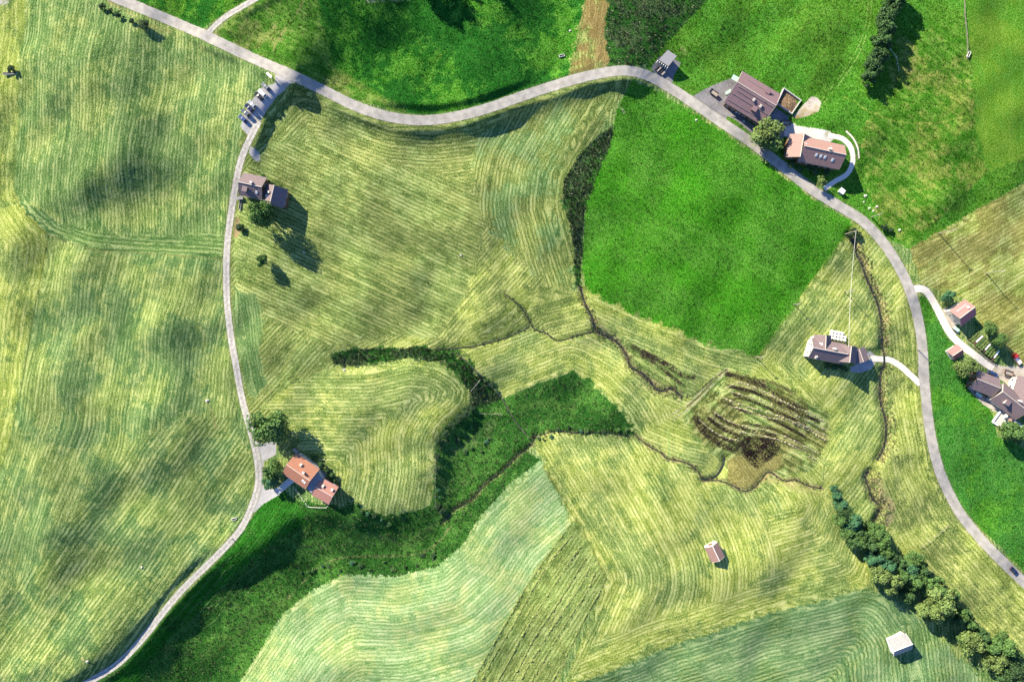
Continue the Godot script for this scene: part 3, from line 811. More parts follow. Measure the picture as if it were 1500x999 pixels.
func paint_tracks(rgb: PackedByteArray):
	# ruts, trodden paths and spilt earth: line, width in survey units, colour, strength
	var tracks := [
		[[[1274, -20], [1273, 0], [1268, 37], [1256, 72], [1231, 112], [1203, 148]], 1.6, [176, 206, 120], 0.75],
		[[[1279, -20], [1278, 0], [1273, 38], [1261, 75], [1236, 115], [1208, 150]], 1.6, [176, 206, 120], 0.75],
		[[[450, -10], [443, 4], [430, 25], [418, 42], [406, 60], [400, 74]], 4.5, [176, 158, 112], 0.5],
		[[[402, 40], [408, 50], [412, 58]], 8.0, [186, 168, 124], 0.5],
		[[[536, 2], [560, 1], [600, -2]], 5.0, [222, 214, 190], 0.6],
		[[[1236, 142], [1250, 146], [1262, 156], [1276, 164], [1300, 174], [1330, 180], [1370, 180], [1400, 174], [1425, 171]], 3.0, [188, 196, 96], 0.55],
		[[[1322, 62], [1336, 80], [1332, 100], [1342, 112]], 22.0, [176, 160, 112], 0.42],
		[[[1360, 110], [1352, 125], [1335, 138]], 8.0, [176, 190, 100], 0.35],
		[[[1068, 542], [1052, 556], [1030, 580], [1010, 598], [985, 615]], 2.0, [196, 186, 176], 0.8],
		[[[1062, 540], [1046, 553], [1024, 576], [1004, 594], [980, 611]], 2.0, [196, 186, 176], 0.7],
		[[[1065, 541], [1049, 554], [1027, 578], [1007, 596]], 3.0, [84, 74, 68], 0.7],
		[[[1044, 556], [1020, 576], [1006, 582]], 3.0, [50, 42, 38], 0.6],
		[[[1082, 646], [1106, 652], [1134, 650], [1118, 668], [1096, 660], [1110, 676]], 22.0, [30, 25, 26], 0.95],
		[[[926, 508], [950, 520], [975, 533], [1000, 550], [1016, 552]], 9.0, [44, 36, 36], 0.9],
		[[[940, 520], [962, 534], [985, 552], [1002, 566]], 6.0, [50, 42, 40], 0.8],
		[[[1020, 612], [1030, 630], [1054, 650], [1080, 660]], 11.0, [46, 38, 36], 0.85],
		[[[1066, 548], [1096, 557], [1122, 567], [1150, 586], [1180, 600]], 9.0, [44, 36, 34], 0.85],
		[[[1046, 605], [1070, 621], [1100, 631], [1136, 638]], 6.0, [44, 36, 34], 0.95],
		[[[1076, 578], [1110, 591], [1150, 608], [1180, 622]], 5.0, [46, 38, 36], 0.9],
		[[[1038, 613], [1062, 630], [1092, 640], [1134, 646]], 6.0, [44, 36, 34], 0.95],
		[[[1058, 587], [1092, 603], [1120, 609], [1150, 624], [1180, 640]], 5.0, [48, 40, 38], 0.85],
		[[[1068, 566], [1100, 573], [1130, 585], [1164, 601], [1200, 618]], 6.0, [46, 38, 36], 0.9],
		[[[1028, 620], [1050, 637], [1084, 651], [1110, 652]], 7.0, [44, 36, 34], 0.9],
		[[[1090, 620], [1130, 628], [1170, 646]], 5.0, [50, 42, 38], 0.7],
		[[[1150, 648], [1180, 660], [1196, 668]], 6.0, [60, 52, 46], 0.6],
		[[[1100, 556], [1130, 560], [1160, 574]], 6.0, [60, 52, 44], 0.6],
		[[[640, 640], [660, 660], [690, 650], [720, 620]], 16.0, [120, 136, 88], 0.5],
		[[[645, 700], [660, 720], [690, 700]], 14.0, [110, 132, 80], 0.45],
		[[[760, 600], [800, 590], [840, 600]], 16.0, [104, 140, 66], 0.4],
		[[[560, 790], [600, 796], [636, 770]], 14.0, [112, 134, 82], 0.45],
		[[[300, 960], [360, 920], [420, 880]], 22.0, [104, 138, 66], 0.45],
		[[[420, 878], [446, 850], [474, 826], [510, 816], [560, 815], [610, 812], [640, 796], [660, 770]], 4.5, [176, 160, 118], 0.5],
		[[[500, 108], [530, 128], [560, 146], [590, 160]], 13.0, [170, 176, 96], 0.4],
		[[[1256, 360], [1268, 395], [1284, 430], [1298, 470], [1300, 500]], 12.0, [190, 176, 128], 0.45],
		[[[1286, 708], [1296, 726], [1306, 744], [1302, 764]], 17.0, [206, 184, 142], 0.6],
		[[[872, 470], [886, 486], [904, 500], [916, 518], [930, 540], [960, 562], [985, 574]], 12.0, [196, 184, 140], 0.45],
		[[[1100, 712], [1130, 704], [1160, 712], [1200, 722]], 11.0, [190, 178, 128], 0.45],
		[[[800, 152], [812, 150]], 2.0, [200, 190, 130], 0.3],
		[[[980, 632], [980, 650], [981, 680]], 3.0, [150, 196, 110], 0.5],
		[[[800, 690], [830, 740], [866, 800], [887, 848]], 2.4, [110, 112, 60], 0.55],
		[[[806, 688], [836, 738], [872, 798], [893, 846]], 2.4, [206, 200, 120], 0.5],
		[[[160, 4], [190, 20], [215, 36], [250, 46]], 7.0, [206, 190, 130], 0.5],
		[[[70, 345], [45, 480], [22, 610], [0, 690]], 2.0, [70, 84, 32], 0.5],
		[[[66, 343], [130, 364], [200, 370], [326, 380]], 2.4, [160, 142, 88], 0.45],
		[[[17, 284], [40, 318], [70, 345]], 2.2, [84, 84, 36], 0.6],
		[[[1110, 524], [1160, 452], [1246, 334]], 1.6, [196, 190, 96], 0.6],
		[[[-6, 0], [6, 4], [16, -8]], 8.0, [220, 216, 214], 0.8],
		[[[120, 966], [128, 970]], 4.0, [214, 196, 150], 0.8],
		[[[1000, 72], [1004, 78]], 9.0, [196, 190, 140], 0.5],
		[[[910, 158], [914, 164]], 5.0, [206, 200, 186], 0.6],
		[[[300, 588], [308, 600], [316, 628]], 3.0, [176, 150, 110], 0.4],
		[[[1140, 20], [1100, 60]], 2.0, [140, 180, 70], 0.3],
		[[[440, 500], [420, 530], [412, 560], [400, 590]], 3.0, [190, 200, 90], 0.4],
		[[[668, 514], [700, 544], [736, 583]], 1.4, [200, 196, 150], 0.5],
		[[[737, 581], [790, 561], [836, 545]], 1.6, [206, 196, 150], 0.6],
		[[[702, 606], [735, 606]], 1.5, [200, 192, 160], 0.6],
		[[[1270, 770], [1340, 830], [1380, 880], [1400, 920]], 2.0, [150, 150, 60], 0.3],
	]
	for b in hash_banks(): tracks.append(b)
	for r in roads:
		var on := []
		for q in r[2]:
			if q[0] > -20 and q[0] < 1520 and q[1] > -20 and q[1] < 1020: on.append(q)
		tracks.append([on, r[1] + 6.0, [150, 146, 98], 0.5])
	for t in tracks:
		var pts := []
		for p in smooth_line(t[0], 6.0):
			var w := flat_site(p.x, p.y)
			pts.append(Vector2((w.x / RX + 0.5) * TW, (w.y / RZ + 0.5) * TH))
		var r: float = t[1] * K / RX * TW / 2.0
		var lo := Vector2(1e9, 1e9); var hi := -lo
		for p in pts:
			lo = lo.min(p); hi = hi.max(p)
		var seen := {}
		for s in pts.size() - 1:
			var a: Vector2 = pts[s]; var e: Vector2 = pts[s + 1] - a
			var l2 := maxf(e.length_squared(), 1e-6)
			for y in range(maxi(0, int(minf(a.y, a.y + e.y) - r - 1)), mini(TH, int(maxf(a.y, a.y + e.y) + r + 2))):
				for x in range(maxi(0, int(minf(a.x, a.x + e.x) - r - 1)), mini(TW, int(maxf(a.x, a.x + e.x) + r + 2))):
					var v := Vector2(x + 0.5, y + 0.5) - a
					var d := (v - e * clampf(v.dot(e) / l2, 0, 1)).length() / r
					var i := y * TW + x
					if d < 1.0 and d < seen.get(i, 2.0): seen[i] = d
		for i in seen:
			var k: float = (1.0 - seen[i] * seen[i] * 0.7) * t[3] * clampf(0.9 + (N3[i] - 128) / 80.0 + (N2[i] - 128) / 110.0, 0.0, 1.3)
			k = clampf(k, 0.0, 1.0)
			for c in 3: rgb[i * 3 + c] = int(lerpf(rgb[i * 3 + c], t[2][c] * TONE, k))

func hash_banks() -> Array:   # bleached grass and gravel on the brook banks
	var out := []
	for k in [2, 3, 5, 6, 7]:
		out.append([ditches[k][0], 13.0 if k in [5, 6] else 9.0, [190, 176, 130], 0.5])
		out.append([ditches[k][0], 3.0, [60, 62, 48], 0.45])
	for k in [0, 1, 4, 8, 9]: out.append([ditches[k][0], 2.0, [52, 66, 38], 0.45])
	return out

func build_far_ground():
	# the same country going on beyond the surveyed part
	var st := begin()
	var ring := [1.0, 1.15, 1.6, 2.6, 5.0, 9.0]
	var n := 48
	for a in n:
		for r in ring.size() - 1:
			var q := []
			for e in [[a, r], [a + 1, r], [a + 1, r + 1], [a, r + 1]]:
				var t: float = TAU * e[0] / n
				var dir := Vector2(cos(t), sin(t))
				var k: float = minf((RX / 2.0 - 0.6) / maxf(absf(dir.x), 1e-6), (GH / 2.0 - 1.1) / maxf(absf(dir.y), 1e-6))
				var p: Vector2 = dir * k * ring[e[1]]
				var h := ground(dir.x * k, dir.y * k)
				q.append(Vector3(p.x, h * (1.0 - e[1] / 5.0) - 0.4 - e[1] * 0.5, p.y))
			poly(st, q, Vector3(q[0].x, -900, q[0].z))
	structure("ground", st.commit(), M.far_ground, "green country going on beyond the meadows")

# ---------------------------------------------------------------- materials
func noise_tex(freq: float, seed: int, colors: Array, size := 256, octaves := 3, stretch := Vector2.ONE) -> Texture2D:
	var n := FastNoiseLite.new()
	n.seed = seed; n.frequency = freq; n.fractal_octaves = octaves
	var src := n.get_seamless_image(size, size, false, false, 0.12, true)
	var d := src.get_data()
	var out := PackedByteArray()
	out.resize(size * size * 3)
	var lut := []
	for i in 256:
		var t := i / 255.0 * (colors.size() - 1)
		var k := mini(int(t), colors.size() - 2)
		lut.append((colors[k] as Color).lerp(colors[k + 1], t - k))
	for y in size:
		for x in size:
			var c: Color = lut[d[(int(y * stretch.y) % size) * size + int(x * stretch.x) % size]]
			var o := (y * size + x) * 3
			out[o] = int(c.r * 255); out[o + 1] = int(c.g * 255); out[o + 2] = int(c.b * 255)
	return ImageTexture.create_from_image(Image.create_from_data(size, size, false, Image.FORMAT_RGB8, out))

func mat(colors: Array, rough: float, metres := 2.0, seed := 1, freq := 0.03, stretch := Vector2.ONE) -> StandardMaterial3D:
	var m := StandardMaterial3D.new()
	m.roughness = rough
	m.albedo_texture = noise_tex(freq, seed, colors, 256, 4, stretch)
	m.uv1_triplanar = true
	m.uv1_scale = Vector3.ONE / metres
	return m

func roof_mat(base: Color, alt: Color, dark: Color, seed: int, course := 0.36) -> StandardMaterial3D:
	# u along the eave, v down the slope, both in metres: rows of tiles that vary tile by tile
	var s := 512
	var n := FastNoiseLite.new()
	n.seed = seed; n.frequency = 0.012; n.fractal_octaves = 4
	var big := n.get_seamless_image(s, s, false, false, 0.1, true).get_data()
	var r := RandomNumberGenerator.new()
	r.seed = seed * 31 + 7
	var tones := []
	for i in 4096: tones.append(r.randf())
	var out := PackedByteArray(); out.resize(s * s * 3)
	var relief := PackedByteArray(); relief.resize(s * s)
	var per := 8.0 / s
	for y in s:
		var row := int(y * per / course)
		var fy := y * per / course - row
		for x in s:
			var col := int(x * per / 0.28 + (row & 1) * 0.5)
			var fx := x * per / 0.28 + (row & 1) * 0.5 - col
			var t: float = tones[(row * 61 + col * 17) & 4095]
			var b := big[y * s + x] / 255.0
			var c := base.lerp(alt, clampf(t * 0.7 + (b - 0.5) * 1.2, 0, 1)).lerp(dark, clampf((b - 0.55) * 1.3, 0.0, 0.5) + (0.18 if t > 0.9 else 0.0))
			var o := (y * s + x) * 3
			out[o] = int(c.r * 255); out[o + 1] = int(c.g * 255); out[o + 2] = int(c.b * 255)
			relief[y * s + x] = int(clampf(110.0 + 110.0 * fy - (60.0 if fx < 0.12 else 0.0), 0, 255))
	var m := StandardMaterial3D.new()
	m.albedo_texture = ImageTexture.create_from_image(Image.create_from_data(s, s, false, Image.FORMAT_RGB8, out))
	m.heightmap_enabled = true
	m.heightmap_scale = 5.0
	m.heightmap_texture = ImageTexture.create_from_image(Image.create_from_data(s, s, false, Image.FORMAT_L8, relief))
	m.uv1_scale = Vector3(1.0 / 8.0, 1.0 / 8.0, 1)
	m.roughness = 0.75
	return m

func sheet_mat(base: Color, alt: Color, seed: int, pitch: float, rough: float, metal: float) -> StandardMaterial3D:
	# ribbed sheet metal: u along the eave, v down the slope in metres
	var s := 256
	var n := FastNoiseLite.new()
	n.seed = seed; n.frequency = 0.02; n.fractal_octaves = 4
	var big := n.get_seamless_image(s, s, false, false, 0.1, true).get_data()
	var out := PackedByteArray(); out.resize(s * s * 3)
	var relief := PackedByteArray(); relief.resize(s * s)
	var r := RandomNumberGenerator.new()
	r.seed = seed
	var sheets := []
	for i in 64: sheets.append(r.randf())
	for y in s:
		for x in s:
			var xm := x * 8.0 / s
			var c := base.lerp(alt, clampf(big[y * s + x] / 255.0 * 0.7 + 0.4 * sheets[int(xm / 1.0) & 63], 0, 1))
			var o := (y * s + x) * 3
			out[o] = int(c.r * 255); out[o + 1] = int(c.g * 255); out[o + 2] = int(c.b * 255)
			relief[y * s + x] = int(127 + 120 * sin(TAU * xm / pitch))
	var m := StandardMaterial3D.new()
	m.albedo_texture = ImageTexture.create_from_image(Image.create_from_data(s, s, false, Image.FORMAT_RGB8, out))
	m.heightmap_enabled = true
	m.heightmap_scale = 4.0
	m.heightmap_texture = ImageTexture.create_from_image(Image.create_from_data(s, s, false, Image.FORMAT_L8, relief))
	m.uv1_scale = Vector3(1.0 / 8.0, 1.0 / 8.0, 1)
	m.roughness = rough
	m.metallic = metal
	return m

func plain(c: Color, rough := 0.8, metal := 0.0) -> StandardMaterial3D:
	var m := StandardMaterial3D.new()
	m.albedo_color = c
	m.roughness = rough
	m.metallic = metal
	return m

func tinted(rough: float) -> StandardMaterial3D:
	var m := StandardMaterial3D.new()
	m.vertex_color_use_as_albedo = true
	m.roughness = rough
	m.metallic_specular = 0.25
	return m

func make_materials():
	M.ground = StandardMaterial3D.new()
	M.ground.roughness = 1.0
	M.ground.metallic_specular = 0.1
	M.ground.texture_repeat = false
	M.hard_ground = StandardMaterial3D.new()
	M.hard_ground.roughness = 0.85
	M.hard_ground.texture_repeat = false
	M.far_ground = mat([c8(60, 84, 30), c8(96, 110, 46), c8(120, 124, 62)], 1.0, 60.0, 3, 0.02)
	M.road = mat([c8(122, 120, 117), c8(143, 140, 136), c8(160, 157, 152)], 0.9, 14.0, 11, 0.012)
	M.road.vertex_color_use_as_albedo = true
	M.lane = mat([c8(128, 125, 121), c8(158, 155, 150), c8(180, 177, 172)], 0.9, 9.0, 12, 0.02)
	M.lane.vertex_color_use_as_albedo = true
	M.track = mat([c8(168, 160, 152), c8(196, 190, 182), c8(212, 208, 202)], 0.95, 4.0, 13, 0.03)
	M.track.vertex_color_use_as_albedo = true
	M.water = plain(Color(0.16, 0.17, 0.13), 0.35)
	M.brown_roof = roof_mat(c8(102, 88, 92), c8(126, 110, 112), c8(80, 70, 76), 41)
	M.mauve_roof = roof_mat(c8(104, 84, 96), c8(128, 106, 114), c8(74, 62, 74), 42)
	M.orange_roof = roof_mat(c8(160, 108, 80), c8(138, 94, 84), c8(174, 122, 90), 43)
	M.rose_roof = roof_mat(c8(150, 104, 94), c8(168, 122, 108), c8(116, 84, 80), 44)
	M.tan_roof = roof_mat(c8(138, 108, 102), c8(158, 124, 114), c8(106, 86, 86), 61)
	M.barn_roof = roof_mat(c8(110, 88, 94), c8(134, 108, 110), c8(84, 68, 78), 45, 0.5)
	M.red_roof = roof_mat(c8(170, 98, 96), c8(190, 116, 112), c8(146, 76, 82), 46)
	M.pink_roof = roof_mat(c8(126, 100, 94), c8(146, 116, 108), c8(100, 80, 78), 47)
	M.white_sheet = sheet_mat(c8(112, 113, 116), c8(138, 138, 140), 48, 1.0, 0.55, 0.0)
	M.grey_sheet = sheet_mat(c8(108, 109, 114), c8(138, 138, 142), 49, 0.8, 0.6, 0.0)
	M.timber = mat([c8(70, 50, 38), c8(104, 78, 58), c8(128, 100, 76)], 0.85, 3.0, 51, 0.05, Vector2(4, 1))
	M.grey_timber = mat([c8(104, 98, 92), c8(142, 134, 126), c8(168, 160, 150)], 0.85, 3.0, 52, 0.05, Vector2(4, 1))
	M.white_wood = mat([c8(206, 204, 200), c8(228, 226, 222), c8(238, 236, 232)], 0.8, 3.0, 53, 0.05, Vector2(4, 1))
	M.plaster = mat([c8(172, 164, 152), c8(192, 185, 174), c8(206, 200, 190)], 0.9, 4.0, 54)
	M.concrete = mat([c8(150, 150, 150), c8(176, 175, 174), c8(192, 191, 190)], 0.9, 4.0, 55)
	M.white = plain(c8(226, 226, 224), 0.6)
	M.gutter = plain(c8(150, 140, 136), 0.4, 0.7)
	M.glass = plain(Color(0.05, 0.07, 0.09), 0.08)
	M.dark = plain(c8(40, 40, 46), 0.6)
	M.rubber = plain(c8(26, 26, 28), 0.8)
	M.rim = plain(c8(150, 152, 156), 0.35, 0.8)
	M.lamp_glass = plain(c8(214, 216, 214), 0.1)
	M.tail_glass = plain(c8(150, 20, 18), 0.15)
	M.foil = mat([c8(206, 208, 206), c8(232, 233, 230), c8(242, 242, 240)], 0.35, 1.5, 56)
	M.mint = plain(c8(168, 200, 186), 0.6)
	M.soil = mat([c8(58, 46, 36), c8(86, 68, 52), c8(108, 88, 66)], 1.0, 2.0, 57, 0.05)
	M.dung = mat([c8(42, 34, 30), c8(96, 78, 58), c8(176, 150, 112)], 1.0, 5.0, 58, 0.025)
	M.stone = mat([c8(150, 146, 138), c8(188, 184, 176), c8(214, 210, 202)], 0.9, 1.5, 59, 0.04)
	M.leaf = tinted(0.75)
	M.leaf.backlight_enabled = true
	M.leaf.backlight = Color(0.16, 0.22, 0.05)
	M.tuft = tinted(0.9)
	M.tuft.backlight_enabled = true
	M.tuft.backlight = Color(0.12, 0.16, 0.05)
	M.bark = mat([c8(58, 48, 40), c8(88, 74, 60), c8(110, 96, 80)], 0.95, 1.0, 60, 0.05, Vector2(3, 1))
	M.hay = tinted(0.95)
	M.paint = {}
	for p in [["white", 224, 226, 228], ["silver", 166, 170, 176], ["blue", 34, 58, 112], ["black", 30, 32, 38], ["grey", 92, 98, 108], ["red", 168, 34, 34], ["navy", 28, 40, 74]]:
		var m := plain(c8(p[1], p[2], p[3]), 0.35, 0.2)
		m.clearcoat_enabled = true
		m.clearcoat = 0.8
		m.clearcoat_roughness = 0.08
		M.paint[p[0]] = m

# ---------------------------------------------------------------- roads and brooks
func ribbon(line: Array, half: float, across: Array, lift: float, level_it := true) -> ArrayMesh:
	# across: [place from -1 to 1, brightness of the surface there]
	var st := begin()
	st.set_smooth_group(0)
	var rows := []
	for i in line.size():
		var d: Vector2 = ((line[mini(i + 1, line.size() - 1)] as Vector2) - line[maxi(i - 1, 0)]).normalized()
		var nrm := Vector2(-d.y, d.x)
		var row := []
		for a in across:
			var p: Vector2 = line[i] + nrm * half * a[0] * (1.0 + 0.1 * noise_b.get_noise_2d(i * 6.0, a[0] * 40.0) * (1.0 if absf(a[0]) > 0.99 else 0.2))
			row.append(Vector3(p.x, ground(p.x, p.y) + lift, p.y))
		rows.append(row)
	for i in rows.size():
		for k in across.size():
			var c: float = across[k][1]
			st.set_color(Color(c, c, c))
			st.add_vertex(rows[i][k])
	var w := across.size()
	for i in rows.size() - 1:
		for k in w - 1:
			var a := i * w + k
			for q in [a, a + w + 1, a + 1, a, a + w, a + w + 1]: st.add_index(q)
	st.generate_normals()
	# the edge of the paving, going down into the verge
	var m := st.commit()
	var flip := false
	var nn: PackedVector3Array = m.surface_get_arrays(0)[Mesh.ARRAY_NORMAL]
	if nn[nn.size() / 2].y < 0.0: flip = true
	if flip:
		var arr := m.surface_get_arrays(0)
		var ix: PackedInt32Array = arr[Mesh.ARRAY_INDEX]
		ix.reverse()
		arr[Mesh.ARRAY_INDEX] = ix
		var n2 := PackedVector3Array()
		for q in nn: n2.append(-q)
		arr[Mesh.ARRAY_NORMAL] = n2
		m = ArrayMesh.new()
		m.add_surface_from_arrays(Mesh.PRIMITIVE_TRIANGLES, arr)
	return m

func build_roads():
	var profile := {
		"road": [[-1, 1.12], [-0.93, 1.18], [-0.85, 1.0], [-0.6, 0.97], [-0.45, 1.06], [-0.25, 0.99], [0, 0.94], [0.25, 0.99], [0.45, 1.06], [0.6, 0.97], [0.85, 1.0], [0.93, 1.18], [1, 1.12]],
		"lane": [[-1, 1.0], [-0.8, 1.14], [-0.45, 1.18], [-0.18, 0.84], [0, 0.8], [0.18, 0.84], [0.45, 1.18], [0.8, 1.14], [1, 1.0]],
		"track": [[-1, 0.96], [-0.6, 1.08], [-0.2, 1.0], [0.2, 1.0], [0.6, 1.08], [1, 0.96]],
		"path": [[-1, 1.0], [-0.4, 1.04], [0.4, 1.04], [1, 1.0]],
	}
	var labels := ["grey two-lane country road winding from north to southeast", "narrow pale lane with two wheel strips passing two farmhouses", "short pale lane branching uphill off the country road", "pale gravel drive curving to the eastern houses", "white gravel drive crossing the stream to the brown-roofed farmhouse", "pale paved path curving around the orange-roofed farmhouse", "thin pale arc of paving in the grass beside the farmhouse path"]
	for i in roads.size():
		var kind: String = roads[i][0]
		var lift := 0.07 if i == 0 else 0.05 - 0.004 * i
		var line: Array = road_lines[i]
		var m := ribbon(line, roads[i][1] * K / 2.0, profile[kind], lift)
		structure(kind, m, {"road": M.road, "lane": M.lane, "track": M.track, "path": M.track}[kind], labels[i])

func build_streams():
	var labels := ["thin crooked brook winding through the central meadow", "straight shallow ditch joining the crooked brook", "stony brook below the dark reed strip", "meandering dark brook below the manured patch", "short side arm of the meandering brook", "deep shaded stream cut beside the farmhouse drive", "lower pool of the stream before the grove", "brook along the marsh edge", "narrow drain across the marsh", "thin brook along the lower edge of the marsh"]
	for i in ditch_lines.size():
		var m := ribbon(ditch_lines[i], 0.5 if ditches[i][2] > 4.4 else 0.22, [[-1, 1.0], [0, 1.0], [1, 1.0]], 0.06)
		structure("stream", m, M.water, labels[i])

# ---------------------------------------------------------------- buildings
func window(parent: Node, at: Vector3, out: Vector3, w := 1.0, h := 1.2):
	var side := out.cross(Vector3.UP).normalized()
	var b := Basis(side, Vector3.UP, out)
	var f := part("window", box_mesh(at + out * 0.03, Vector3(w, h, 0.06), b), M.white, parent)
	part("pane", box_mesh(at + out * 0.065, Vector3(w - 0.22, h - 0.22, 0.02), b), M.glass, f)

func door(parent: Node, at: Vector3, out: Vector3, w: float, h: float, m: Material):
	var side := out.cross(Vector3.UP).normalized()
	var b := Basis(side, Vector3.UP, out)
	var d := part("door", box_mesh(at + out * 0.04 + Vector3.UP * h / 2.0, Vector3(w, h, 0.08), b), m, parent)
	part("handle", box_mesh(at + out * 0.11 + side * (w * 0.38) + Vector3.UP * 1.0, Vector3(0.12, 0.06, 0.05), b), M.rim, d)

# a wing under a gabled roof; a, b: ends of its ridge line in survey units, taken at height h_axis above the ground
func wing(root: Node3D, a: Array, b: Array, h_axis: float, width: float, eave: float, ridge: float, wall: Material, roof_l: Material, roof_r: Material, opt := {}) -> Dictionary:
	var pa := site(a[0], a[1], h_axis); var pb := site(b[0], b[1], h_axis)
	var mid := (pa + pb) / 2.0
	var base := root.position.y
	var over: float = opt.get("over", 0.7)
	var dir := Vector3(pb.x - pa.x, 0, pb.z - pa.z)
	var L := dir.length() / 2.0
	dir = dir.normalized()
	var side := Vector3(-dir.z, 0, dir.x)      # right of travel (south when going east)
	var o := Vector3(mid.x, base, mid.z) - root.position
	var W := width / 2.0
	var lw := L - over; var ww := W - over * 0.8
	var slope := (ridge - eave) / W
	# walls with gables
	var P := func(u: float, y: float, v: float) -> Vector3: return o + dir * u + side * v + Vector3.UP * y
	var st := begin()
	var c: Vector3 = P.call(0, eave / 2.0, 0)
	var wy := eave + slope * (W - ww) - 0.16
	var low := -2.5
	for s in [-1, 1]:
		poly(st, [P.call(-lw, low, s * ww), P.call(lw, low, s * ww), P.call(lw, wy, s * ww), P.call(-lw, wy, s * ww)], c)
		poly(st, [P.call(s * lw, low, -ww), P.call(s * lw, low, ww), P.call(s * lw, wy, ww), P.call(s * lw, ridge - 0.16, 0), P.call(s * lw, wy, -ww)], c)
	poly(st, [P.call(-lw, low, -ww), P.call(lw, low, -ww), P.call(lw, low, ww), P.call(-lw, low, ww)], c)
	part("wall", st.commit(), wall, root)
	# two roof slopes
	for s in [-1, 1]:
		var rs := begin()
		var t := 0.16
		var e0: Vector3 = P.call(-L, eave, s * W); var e1: Vector3 = P.call(L, eave, s * W)
		var r0: Vector3 = P.call(-L, ridge, s * 0.02); var r1: Vector3 = P.call(L, ridge, s * 0.02)
		var len_v := e0.distance_to(r0)
		var inn: Vector3 = (e0 + r1) / 2.0 - Vector3.UP
		poly(rs, [e0, e1, r1, r0], inn, [Vector2(0, len_v), Vector2(2 * L, len_v), Vector2(2 * L, 0), Vector2(0, 0)])
		var dn := Vector3.DOWN * t
		poly(rs, [e0 + dn, e1 + dn, r1 + dn, r0 + dn], inn + Vector3.UP * 3.0, [Vector2(0, len_v), Vector2(2 * L, len_v), Vector2(2 * L, 0), Vector2(0, 0)])
		for q in [[e0, e1], [e1, r1], [r1, r0], [r0, e0]]:
			poly(rs, [q[0], q[1], q[1] + dn, q[0] + dn], (e0 + r1) / 2.0, [Vector2(0, 0), Vector2(1, 0), Vector2(1, t), Vector2(0, t)])
		var slab := part("roof_slope", rs.commit(), roof_l if s < 0 else roof_r, root)
		# gutter along the eave, boards along the verges
		var g := begin()
		tube(g, [e0 + Vector3.DOWN * 0.1 + side * s * 0.07, e1 + Vector3.DOWN * 0.1 + side * s * 0.07], [0.08, 0.08], 6)
		part("gutter", g.commit(), M.gutter, slab)
		for e in [[e0, r0, -1.0], [e1, r1, 1.0]]:
			var v := begin()
			var x: Vector3 = dir * e[2]
			hexa(v, [e[0] + x * 0.003 - Vector3.UP * 0.24, e[0] + x * 0.05 - Vector3.UP * 0.24, e[1] + x * 0.05 - Vector3.UP * 0.24, e[1] + x * 0.003 - Vector3.UP * 0.24,
				e[0] + x * 0.003 + Vector3.UP * 0.03, e[0] + x * 0.05 + Vector3.UP * 0.03, e[1] + x * 0.05 + Vector3.UP * 0.03, e[1] + x * 0.003 + Vector3.UP * 0.03])
			part("verge_board", v.commit(), opt.get("verge", M.grey_timber), slab)
	var rc := begin()
	tube(rc, [P.call(-L, ridge + 0.02, 0), P.call(L, ridge + 0.02, 0)], [0.14, 0.14], 6)
	part("ridge_cap", rc.commit(), opt.get("cap", M.plaster), root)
	# openings
	if opt.get("windows", true):
		var nwin := int(lw * 2.0 / 2.6)
		for s in [-1, 1]:
			for k in nwin:
				var u := -lw + (k + 0.5) * 2.0 * lw / nwin
				window(root, P.call(u, 1.6, s * ww), side * s)
				if eave > 4.2: window(root, P.call(u, 4.0, s * ww), side * s)
			for k in [-1, 1]:
				window(root, P.call(s * lw, 1.7, k * ww * 0.5), dir * s)
				if eave > 3.8: window(root, P.call(s * lw, 4.1, k * ww * 0.4), dir * s)
	if opt.has("door"):
		var q = opt.door   # [end -1 or 1, width, height]
		door(root, P.call(q[0] * lw, 0.0, 0), dir * q[0], q[1], q[2], M.timber)
	# things set into the roof: [along -1..1, side, share of the slope from ridge to eave, kind]
	for r in opt.get("roof", []):
		var u: float = r[0] * L
		var s: float = r[1]
		var n: Vector3 = (side * s * (ridge - eave) + Vector3.UP * W).normalized()
		var down: Vector3 = (side * s * W - Vector3.UP * (ridge - eave)).normalized()
		var pos: Vector3 = P.call(u, lerpf(ridge, eave, r[2]), s * W * r[2])
		var bs := Basis(dir, n, down)
		if r[3] == "chimney":
			var ch := part("chimney", box_mesh(pos + Vector3.UP * 0.5, Vector3(0.9, 1.9, 0.7), Basis(dir, Vector3.UP, side)), M.plaster, root)
			part("chimney_cap", box_mesh(pos + Vector3.UP * 1.5, Vector3(1.1, 0.1, 0.9), Basis(dir, Vector3.UP, side)), M.concrete, ch)
		elif r[3] == "skylight":
			var k := part("skylight", box_mesh(pos + n * 0.05, Vector3(0.9, 0.12, 1.3), bs), M.white, root)
			part("pane", box_mesh(pos + n * 0.115, Vector3(0.66, 0.02, 1.06), bs), M.lamp_glass, k)
		elif r[3] == "vent":
			part("vent", box_mesh(pos + n * 0.3, Vector3(0.9, 0.8, 1.2), bs), M.plaster, root)
		elif r[3] == "dormer":
			var dm := part("dormer", box_mesh(pos + Vector3.UP * 0.35, Vector3(1.8, 1.5, 1.9), Basis(dir, Vector3.UP, side)), wall, root)
			part("dormer_roof", box_mesh(pos + Vector3.UP * 1.14, Vector3(2.2, 0.12, 2.3), Basis(dir, Vector3.UP, side)), roof_l, dm)
		elif r[3] == "panel":
			part("solar_panel", box_mesh(pos + n * 0.1, Vector3(r[4], 0.06, r[5]), bs), M.grey_sheet, root)
		elif r[3] == "snow_guard":
			part("snow_guard", box_mesh(pos + n * 0.14, Vector3(r[4], 0.22, 0.08), bs), M.grey_timber, root)
	return {"o": o, "dir": dir, "side": side, "L": L, "W": W}

